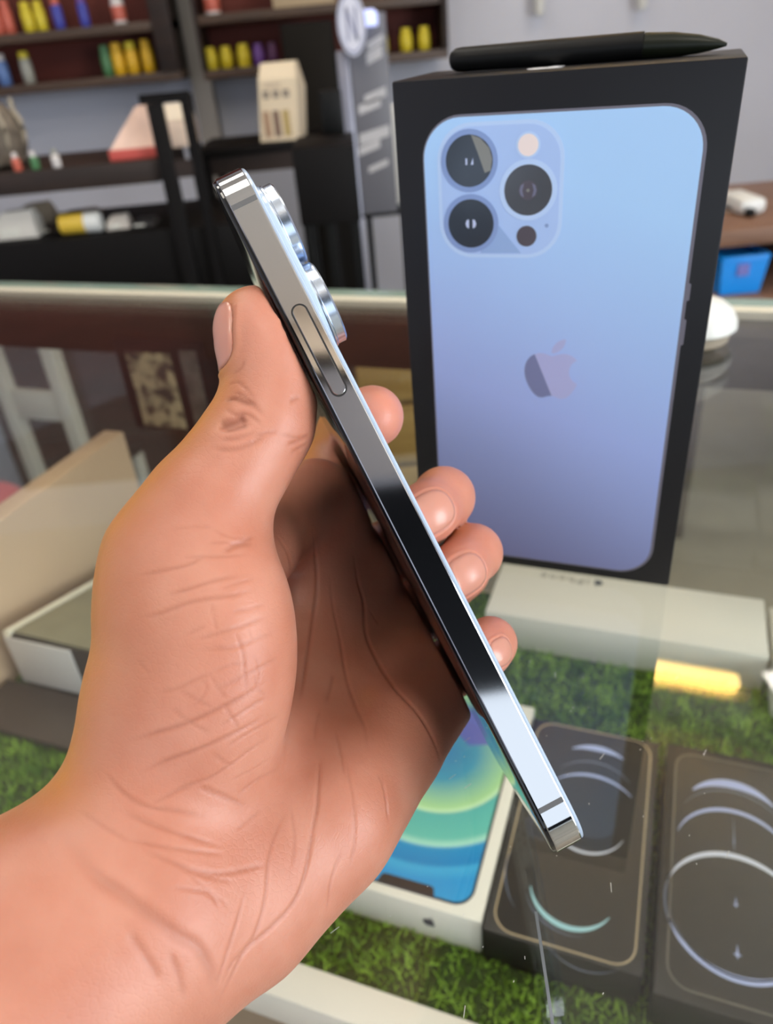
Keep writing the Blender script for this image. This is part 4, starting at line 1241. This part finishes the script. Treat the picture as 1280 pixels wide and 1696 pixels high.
box('cross_bar', wR - 0.052, wR + 0.055, -0.024, -0.004, zp + 0.001, zp + 0.02, BLACK, rk)
box('post', wR + 0.035, wR + 0.055, -0.024, -0.004, 0, zp, BLACK, rk)
box('side_board', wR - 0.006, wR + 0.034, -0.022, -0.006, zt - 0.04, zt - 0.005, DARKW, rk)

# things on the upper board of the rack
BASK = mat('basket_weave', (0.16, 0.13, 0.10), 0.7, var=0.5, scale=35, bump=0.6)
p = px(10, 262, RY + 0.12)
bk = empty('basket', (p.x - 0.03, RY + 0.12, zt + 0.0005), 0, 'round grey brown woven basket at the left edge', 'basket')
lathe('bowl', [(0.05, 0), (0.075, 0.01), (0.088, 0.05), (0.080, 0.10), (0.06, 0.13), (0.03, 0.145), (0.0, 0.147)], BASK, bk, 24)
bm = bmesh.new()
for k in range(9): bm_tube(bm, [((0.052 + 0.039 * math.sin(min(1, t / 8) * PI * .75)) * math.cos(k * .7), (0.052 + 0.039 * math.sin(min(1, t / 8) * PI * .75)) * math.sin(k * .7), 0.135 * t / 10 + 0.006) for t in range(11)], 0.005, 6)
link_bm('cane', bm, mat('cane_light', (0.42, 0.36, 0.27), 0.6), bk, True)
PINK = mat('pink_card', (0.80, 0.56, 0.46), 0.6, var=0.15, scale=14)
REDC = mat('red_card', (0.62, 0.10, 0.08), 0.5)
a, b = px(186, 281, RY + 0.03), px(270, 281, RY + 0.03); hT = px(235, 178, RY + 0.03).z - zt
pk_ = empty('display_card', (a.x, RY + 0.03, zt + 0.0005), 0, 'pink sloping display card with a red foot, left of the black post', 'card')
w_ = b.x - a.x
bm = bmesh.new(); bm_loft(bm, [[(0.004, 0.10, .023), (w_ - .002, 0.10, .023), (w_ - .004, 0.10, hT), (w_ * .62, 0.10, hT)], [(0.004, 0.004, .023), (w_ - .002, 0.004, .023), (w_ - .004, 0.05, hT), (w_ * .62, 0.05, hT)]])
link_bm('card_body', bm, PINK, pk_)
box('card_foot', 0, w_, 0.0, 0.104, 0, 0.0225, REDC, pk_, 0.002)
p0 = px(266, 250, RY + 0.25); p1 = px(322, 172, RY + 0.25)
cc = empty('box_stack', (p0.x, RY + 0.20, zt + 0.0005), 0, 'cream and pink printed carton behind the black post', 'carton')
box('carton_body', 0, p1.x - p0.x - 0.012, 0, 0.10, 0, p1.z - zt - 0.03, mat('cream_pink_card', (0.78, 0.62, 0.50), 0.6, var=0.2, scale=18), cc, 0.003)
bm = bmesh.new(); q = p1.x - p0.x - 0.012; bm_loft(bm, [[(0.001, 0.001, 0), (q - .001, 0.001, 0), (q - .001, .099, 0), (.001, .099, 0)], [(0.001, 0.05, .034), (q - .001, 0.05, .034), (q - .001, .055, .034), (.001, .055, .034)]])
cl_ = link_bm('gable_top', bm, mat('cream_card', (0.80, 0.70, 0.56), 0.6), cc); cl_.location.z = p1.z - zt - 0.029
for (x, c, lab, gr) in ((32, 'salmon', 'tiny red bottle at the front of the rack board', 'small bottles on the rack'), (62, 'green', 'tiny green and white bottle right of the red one', 'small bottles on the rack'), (98, 'white', 'tiny white bottle right of the green one', 'small bottles on the rack')):
    p = px(x, 285, RY + 0.02)
    e = empty('small_bottle', (p.x, RY + 0.02, zt + 0.0005), 0, lab, 'bottle', gr)
    lathe('body', [(0.009, 0), (0.010, 0.002), (0.010, 0.022), (0.005, 0.027)], bcol(c), e, 12)
    lathe('cap', [(0.006, 0.0272), (0.006, 0.036), (0.003, 0.038)], bcol('white' if c != 'white' else 'grey'), e, 12)

# jumble on the lower board of the rack
zj = zlow + 0.0455


def packet_on(x0, x1, ytop, dy, m, name, label, tilt=0.0, cat='packet', lid=None):
    a, b = px(x0, 400, RY + dy), px(x1, 400, RY + dy)
    h = max(0.015, px((x0 + x1) / 2, ytop, RY + dy).z - zj)
    e = empty(name, (a.x, RY + dy, zj + 0.0005), tilt, label, cat)
    w2 = b.x - a.x
    bm = bmesh.new()
    bm_loft(bm, [[(0, 0, 0), (w2, 0, 0), (w2, 0.07, 0), (0, 0.07, 0)], [(0.002, 0.006, h * .55), (w2 - .003, 0.004, h * .5), (w2 - .004, 0.066, h * .6), (0.003, 0.064, h * .6)], [(w2 * .25, 0.02, h * .95), (w2 * .95, 0.02, h), (w2 * .9, 0.05, h), (w2 * .3, 0.05, h * .95)]])
    link_bm('wrapper', bm, m, e, True)
    bm = bmesh.new(); bm_box(bm, w2 * .15, w2 * .6, -0.0012, 0.004, h * .1, h * .4, 0.0005); link_bm('sticker', bm, lid or WHITECARD, e)


packet_on(-6, 66, 350, 0.05, mat('white_wrap', (0.72, 0.68, 0.62), 0.5), 'packet', 'white crumpled packet at the left end of the lower rack board', 0.0)
packet_on(66, 100, 378, 0.10, mat('dark_wrap', (0.05, 0.035, 0.03), 0.5), 'packet', 'dark brown packet between the white packet and the yellow can')
packet_on(40, 96, 338, 0.20, mat('tan_wrap', (0.45, 0.36, 0.26), 0.6), 'packet', 'tan packet standing behind the white one', -0.0)
packet_on(100, 172, 350, 0.22, mat('umber_wrap', (0.09, 0.05, 0.035), 0.5, var=0.5, scale=30), 'packet', 'dark speckled packet behind the yellow can')
packet_on(182, 220, 358, 0.05, mat('pale_wrap', (0.60, 0.54, 0.48), 0.5), 'packet', 'pale pink grey packet right of the yellow can', 0.1)
packet_on(222, 262, 376, 0.06, mat('charcoal_wrap', (0.045, 0.042, 0.045), 0.45), 'packet', 'charcoal packet at the right end of the lower rack board')
a, b = px(106, 400, RY + 0.04), px(174, 400, RY + 0.04)
cn = empty('can', (a.x, RY + 0.05, zj + 0.0235), 0, 'yellow can with a white end lying on the lower rack board', 'can')
L_ = b.x - a.x
bm = bmesh.new(); bm_tube(bm, [(0, 0, 0), (0.002, 0, 0), (L_ * .62, 0, 0), (L_ * .63, 0, 0)], [0.019, 0.0225, 0.0225, 0.022], 20); link_bm('can_body', bm, mat('yellow_can', (0.78, 0.52, 0.06), 0.35), cn, True)
bm = bmesh.new(); bm_tube(bm, [(L_ * .631, 0, 0), (L_ * .96, 0, 0), (L_, 0, 0)], [0.023, 0.023, 0.02], 20); link_bm('can_cap', bm, WHITE, cn, True)

# ---- black table with the cream gable box
TY = 2.33
a, b = px(322, 240, TY), px(545, 240, TY); ztb = px(440, 238, TY).z
tb2 = empty('side_table', (a.x, TY, 0), 0, 'narrow black table carrying the cream gable box', 'table')
wT = b.x - a.x
box('table_top', 0, wT, 0, 0.30, ztb - 0.022, ztb, BLACK, tb2, 0.002)
for x in (0.004, wT - 0.03):
    for y in (0.01, 0.265): box('leg', x, x + 0.026, y, y + 0.026, 0, ztb - 0.0225, BLACK, tb2)
box('apron', 0.031, wT - 0.031, 0.012, 0.024, ztb - 0.07, ztb - 0.0225, DARKW, tb2)
GB = mat('cream_gable_card', (0.80, 0.66, 0.47), 0.6)
a, b, c = px(432, 240, TY + 0.04), px(498, 243, TY + 0.04), px(430, 106, TY + 0.04)
hB = c.z - ztb
gb = empty('gable_box', (a.x, TY + 0.04, ztb + 0.0005), math.radians(-8), 'cream card box with a sloped shoulder and brown column print, on the black table', 'box')
wB, dB = (b.x - a.x), 0.12
pr = [(0, 0), (wB, 0), (wB, hB * .97), (wB * .95, hB), (wB * .05, hB), (0, hB * .92)]
bm = bmesh.new(); bm_loft(bm, [[(0, 0, 0), (wB, 0, 0), (wB, dB, 0), (0, dB, 0)], [(wB * .17, 0, hB * .80), (wB * 1.12, 0, hB * .80), (wB * 1.12, dB, hB * .66), (wB * .1, dB, hB * .66)], [(wB * .24, 0.018, hB), (wB * 1.10, 0.018, hB), (wB * 1.08, dB * .55, hB), (wB * .26, dB * .55, hB)]])
link_bm('box_body', bm, GB, gb)
for k, cc_ in enumerate(((0.45, 0.28, 0.18), (0.24, 0.15, 0.11), (0.50, 0.36, 0.14))):
    x = wB * (.16 + .25 * k)
    cpr = box('column_print', x, x + wB * .17, -0.0012, -0.0004, hB * .06, hB * .40, mat('print_column', cc_, 0.6), gb)
    box('emblem_print', x + wB * .07, x + wB * .24, -0.0012, -0.0004, hB * .56, hB * .66, mat('print_emblem', (0.30, 0.24, 0.19), 0.6), gb)
bm = bmesh.new()
for k in range(3): bm_box(bm, wB * .3, wB * .7, -0.0012, -0.0004, hB * (.70 + .02 * k), hB * (.71 + .02 * k))
tag(link_bm('lettering_print', bm, mat('print_tan', (0.58, 0.46, 0.34), 0.6), gb), None)

# black cabinet stool in front of the stand
KY = 1.75
a, b = px(482, 250, KY), px(588, 250, KY)
zt2 = px(530, 243, KY).z; zb2 = px(535, 372, KY).z
bs = empty('bar_stool', (a.x, KY, 0), 0, 'black boxy stool with thin legs, between the phone and the standing sign', 'stool')
wK = b.x - a.x
box('stool_body', 0, wK, 0.0, 0.24, zb2, zt2, BLACK, bs, 0.003)
box('stool_back', wK * .48, wK * .86, 0.225, 0.255, zt2 + .0005, px(545, 160, KY).z, BLACKP, bs, 0.004)
for x, y in ((0.004, 0.004), (wK * .42, 0.004), (wK - 0.022, 0.004), (0.004, 0.215), (wK - 0.022, 0.215)): box('leg', x, x + 0.018, y, y + 0.018, 0, zb2 - 0.0005, BLACKP, bs)
box('foot_ring', 0.023, wK - 0.023, 0.008, 0.018, 0.28, 0.295, BLACKP, bs)

# ---- standing sign with the round emblem
SY = 2.35
a, b = px(574, 60, SY), px(634, 60, SY)
sg = empty('standing_sign', (a.x, SY, 0), 0, 'dark grey standing sign with pale text blocks and a round white emblem on top', 'sign')
wS = b.x - a.x; zS = px(600, 22, SY).z
SIGNG = mat('sign_grey', (0.16, 0.16, 0.185), 0.4); SIGNL = mat('sign_print', (0.55, 0.54, 0.56), 0.45)
bm = bmesh.new(); bm_box(bm, 0, wS + 0.01, 0, 0.03, px(600, 356, SY).z, zS, 0.004); link_bm('sign_panel', bm, SIGNG, sg, True)
for (y0, y1, f0, f1) in ((62, 76, .55, 1.0), (80, 100, .5, .95), (150, 166, .35, .98), (166, 182, .15, .8), (214, 232, .1, 1.0), (236, 250, .05, .7), (270, 280, .3, .9)):
    z1_, z0_ = px(605, y0, SY).z, px(605, y1, SY).z
    bm = bmesh.new(); bm_loft(bm, [[(wS * f0, -.001, z0_ - .012), (wS * f1, -.001, z0_ + .006), (wS * f1, -.001, z1_ + .006), (wS * f0, -.001, z1_ - .012)], [(wS * f0, -.0002, z0_ - .012), (wS * f1, -.0002, z0_ + .006), (wS * f1, -.0002, z1_ + .006), (wS * f0, -.0002, z1_ - .012)]])
    link_bm('text_block', bm, SIGNL, sg)
box('stand_pole', -0.032, -0.0005, -0.005, 0.02, 0.012, px(560, 85, SY).z, mat('pole_grey', (0.30, 0.30, 0.36), 0.3, metal=0.5), sg, 0.003)
box('stand_base', -0.034, wS + 0.06, -0.08, 0.14, 0, 0.0115, BLACKP, sg, 0.002)
p = px(582, 40, SY - 0.04); q = px(582, -6, SY - 0.04); rD = 0.070
def disc(name, pts_f, y0, y1, m, par): return prism(name, pts_f, y0, y1, m, par, 'xz')
cxs, czs = p.x - a.x, p.z
EW = mat('emblem_white', (0.72, 0.73, 0.84), 0.35)
sc = 0.52
ell = lambda r: [(cxs + r * sc * math.cos(2 * PI * k / 40), czs + r * math.sin(2 * PI * k / 40)) for k in range(40)]
em = disc('round_emblem', ell(rD), -0.060, -0.036, EW, sg)
ring_prism('emblem_ring', ell(rD * .93), ell(rD * .84), -0.0614, -0.0602, mat('emblem_grey', (0.34, 0.36, 0.50), 0.4), em, 'xz')
t_ = rD * .10
def bar(x0, z0, x1, z1, w3): return [(cxs + (x0 - w3) * sc, czs + z0), (cxs + (x0 + w3) * sc, czs + z0), (cxs + (x1 + w3) * sc, czs + z1), (cxs + (x1 - w3) * sc, czs + z1)]
EG = mat('emblem_mark', (0.30, 0.31, 0.44), 0.4)
h_ = rD * .52
for P in (bar(-h_ * .6, -h_, -h_ * .6, h_, t_ * .8), bar(h_ * .6, -h_, h_ * .6, h_, t_ * .8), bar(h_ * .6, -h_, -h_ * .6, h_, t_ * .9)):
    disc('emblem_mark', P, -0.0616, -0.0604, EG, em)
disc('emblem_bracket', [(cxs - .012, czs - .02), (cxs + .012, czs - .02), (cxs + .012, czs + .02), (cxs - .012, czs + .02)], -0.0355, -0.0005, ALU, sg)
p = px(611, 29, SY - 0.02)
lathe('status_light', [(0.018, 0), (0.022, 0.004), (0.022, 0.03), (0.012, 0.038)], mat('lamp_blue_white', (0.5, 0.55, 0.9), 0.4, emit=(0.55, 0.62, 1.0), estr=0.9), sg, 16, (p.x - a.x, -0.028, p.z - 0.02))
a, b = px(632, 180, SY + 0.35), px(668, 180, SY + 0.35)
wbd = empty('white_board', (a.x, SY + 0.35, 0), 0, 'white upright board between the standing sign and the tall box', 'board')
zw0, zw1 = px(645, 340, SY + 0.35).z, px(645, 172, SY + 0.35).z
box('board_panel', 0, b.x - a.x, 0, 0.02, zw0, zw1, WHITE, wbd, 0.003)
box('board_shelf', -0.09, b.x - a.x, -0.02, 0.06, zw0 - 0.03, zw0 - 0.0005, BLACKP, wbd, 0.002)
for x in (-0.08, b.x - a.x - 0.03): box('leg', x, x + 0.02, 0, 0.02, 0, zw0 - 0.0305, BLACKP, wbd)
a, b = px(590, 270, SY + 0.3), px(632, 270, SY + 0.3)
sb = empty('leaflet_holder', (a.x, SY + 0.352, zw0 + 0.0), 0, 'pale leaflet holder standing left of the white board', 'holder')
zz = px(610, 265, SY + 0.35).z - zw0
box('holder_back', 0, b.x - a.x, 0.02, 0.03, 0.0, zz, mat('holder_grey', (0.46, 0.46, 0.50), 0.4), sb, 0.002)
box('leaflet', 0.008, b.x - a.x - 0.008, 0.008, 0.0195, 0.0, zz * .8, WHITE, sb, 0.002)

# ---- brown side counter on the right
BY = 1.55
z1 = px(1235, 378, BY).z
a = px(1168, 390, BY)
sd = empty('side_counter', (a.x, BY, 0), 0, 'brown wooden side counter at the right edge behind the tall box', 'counter')
box('counter_top', 0, 0.9, 0, 0.45, z1 - 0.035, z1, MIDW, sd, 0.004)
z2 = px(1235, 488, BY).z
box('lower_board', 0, 0.9, -0.05, 0.45, z2 - 0.035, z2, MIDW, sd, 0.003)
box('back_board', 0, 0.9, 0.43, 0.448, z2 + 0.0005, z1 - 0.0355, DARKW, sd)
for x in (0.0, 0.86): box('leg', x + 0.01, x + 0.05, 0.39, 0.425, 0, z2 - 0.0355, DARKW, sd)
for x in (0.0, 0.86): box('leg', x + 0.01, x + 0.05, 0.0, 0.04, 0, z2 - 0.0355, DARKW, sd)
a, b = px(1180, 470, BY + 0.03), px(1253, 478, BY + 0.03); zz = px(1225, 418, BY + 0.03).z - z2
bc = empty('crate', (a.x, BY + 0.0, z2 + 0.0005), 0, 'bright blue plastic crate on the lower board, right of the tall box', 'crate')
CB = mat('blue_plastic', (0.0, 0.26, 0.80), 0.3); w_ = b.x - a.x
bm = bmesh.new(); bm_loft(bm, [[(0.008, .008, 0), (w_ - .006, .008, 0), (w_ - .006, .15, 0), (.008, .15, 0)], [(0, 0, zz * .9), (w_, 0, zz * .9), (w_, .16, zz * .9), (0, .16, zz * .9)]]); link_bm('crate_body', bm, CB, bc)
ring_prism('crate_rim', rr_pts(w_ + .006, .166, .008, 4, w_ / 2, .08), rr_pts(w_ - .012, .148, .006, 4, w_ / 2, .08), zz * .9 + .0004, zz, CB, bc)
box('crate_sticker', w_ * .35, w_ * .6, -0.0012, 0.004, zz * .5, zz * .8, mat('sticker_violet', (0.12, 0.12, 0.42), 0.4), bc)
a, b = px(1222, 372, BY + 0.1), px(1266, 372, BY + 0.1); zz = px(1245, 330, BY + 0.1).z - z1
wm = empty('dispenser', (a.x, BY + 0.1, z1 + 0.0005), 0, 'white rounded machine with a black spout on the side counter', 'machine')
w_ = b.x - a.x
box('machine_body', 0, w_, 0.0, 0.12, 0, zz, WHITE, wm, 0.012)
box('spout', w_ * .15, w_ * .42, -0.022, -0.0005, zz * .05, zz * .5, BLACKP, wm, 0.003)
a = px(1196, 372, BY + 0.15); zz = px(1200, 345, BY + 0.15).z - z1
jr = empty('jar', (a.x + 0.012, BY + 0.16, z1 + 0.0005), 0, 'small beige lidded jar left of the white machine', 'jar')
lathe('body', [(0.020, 0), (0.022, 0.002), (0.022, zz * .7), (0.018, zz * .75)], mat('jar_beige', (0.5, 0.4, 0.32), 0.4), jr, 16)
lathe('lid', [(0.021, zz * .752), (0.021, zz * .95), (0.015, zz)], DARKW, jr, 16)

# ---- customer side, low on the left: white plastic chair on a dark mat, seen through the glass
GY = 1.34
MATD = mat('dark_mat', (0.030, 0.032, 0.030), 0.8, var=0.3, scale=12)
fm = box('floor_mat', -2.2, -0.52, 0.95, 3.0, 0.0005, 0.012, MATD)
tag(fm, 'large charcoal floor mat in front of the counter', 'mat')
CH = mat('chair_white', (0.62, 0.59, 0.55), 0.45)
ch = empty('plastic_chair', cw(-1.43, 1.20, 0), TH, 'small pale plastic chair on the dark mat, seen through the counter glass', 'chair')
ch.location.z = 0.0125
hz_ = px(30, 503, 1.60).z
for x in (0.0, 0.165):
    box('back_post', x, x + 0.036, 0.0, 0.03, 0, hz_ - 0.062, CH, ch, 0.004)
box('top_rail', -0.002, 0.203, -0.002, 0.032, hz_ - 0.0615, hz_, CH, ch, 0.006)
box('mid_rail', 0.0365, 0.1645, 0.004, 0.026, hz_ - 0.285, hz_ - 0.215, CH, ch, 0.004)
box('seat', 0.002, 0.20, 0.0305, 0.20, 0.27, 0.29, BLACKP, ch, 0.006)
for x in (0.004, 0.17): box('front_leg', x, x + 0.028, 0.165, 0.195, 0, 0.2695, CH, ch, 0.003)
q = at_z(-22, 820, 0.42)
rs = empty('stool', (q.x, q.y, 0.0125), 0, 'low red topped stool at the left edge, seen through the glass', 'stool')
lathe('seat', [(0.05, 0.35), (0.065, 0.358), (0.065, 0.395), (0.05, 0.41), (0, 0.413)], mat('red_vinyl', (0.66, 0.06, 0.06), 0.4), rs, 24)
for k in range(3):
    an = k * 2 * PI / 3
    tube('leg', [(0.05 * math.cos(an), 0.05 * math.sin(an), 0.35), (0.085 * math.cos(an), 0.085 * math.sin(an), 0.0)], 0.011, mat('stool_leg', (0.16, 0.18, 0.18), 0.4, metal=0.5), rs)

# yellow brown drawer crate on the floor between the hand and the tall box
DY = 1.30
a, b = px(592, 640, DY), px(745, 640, DY); zt3 = px(650, 562, DY).z
dc = empty('drawer_crate', (a.x, DY, 0.0005), 0, 'yellow brown wooden crate of boards, seen through the glass between finger and tall box', 'crate')
YW = wood('yellow_wood', (0.30, 0.17, 0.045), (0.42, 0.26, 0.08), 6, 0.5); YWD = wood('olive_wood', (0.12, 0.085, 0.03), (0.17, 0.12, 0.045), 6, 0.5)
wD = b.x - a.x
box('carcass', 0.003, wD - 0.003, 0.016, 0.27, 0.0, zt3 - 0.003, YWD, dc, 0.002)
n = 5; hb = (zt3 - 0.02) / n
for k in range(n): box('board', 0, wD, 0, 0.0155, 0.02 + k * hb + 0.012, 0.02 + (k + 1) * hb, YW, dc, 0.002)
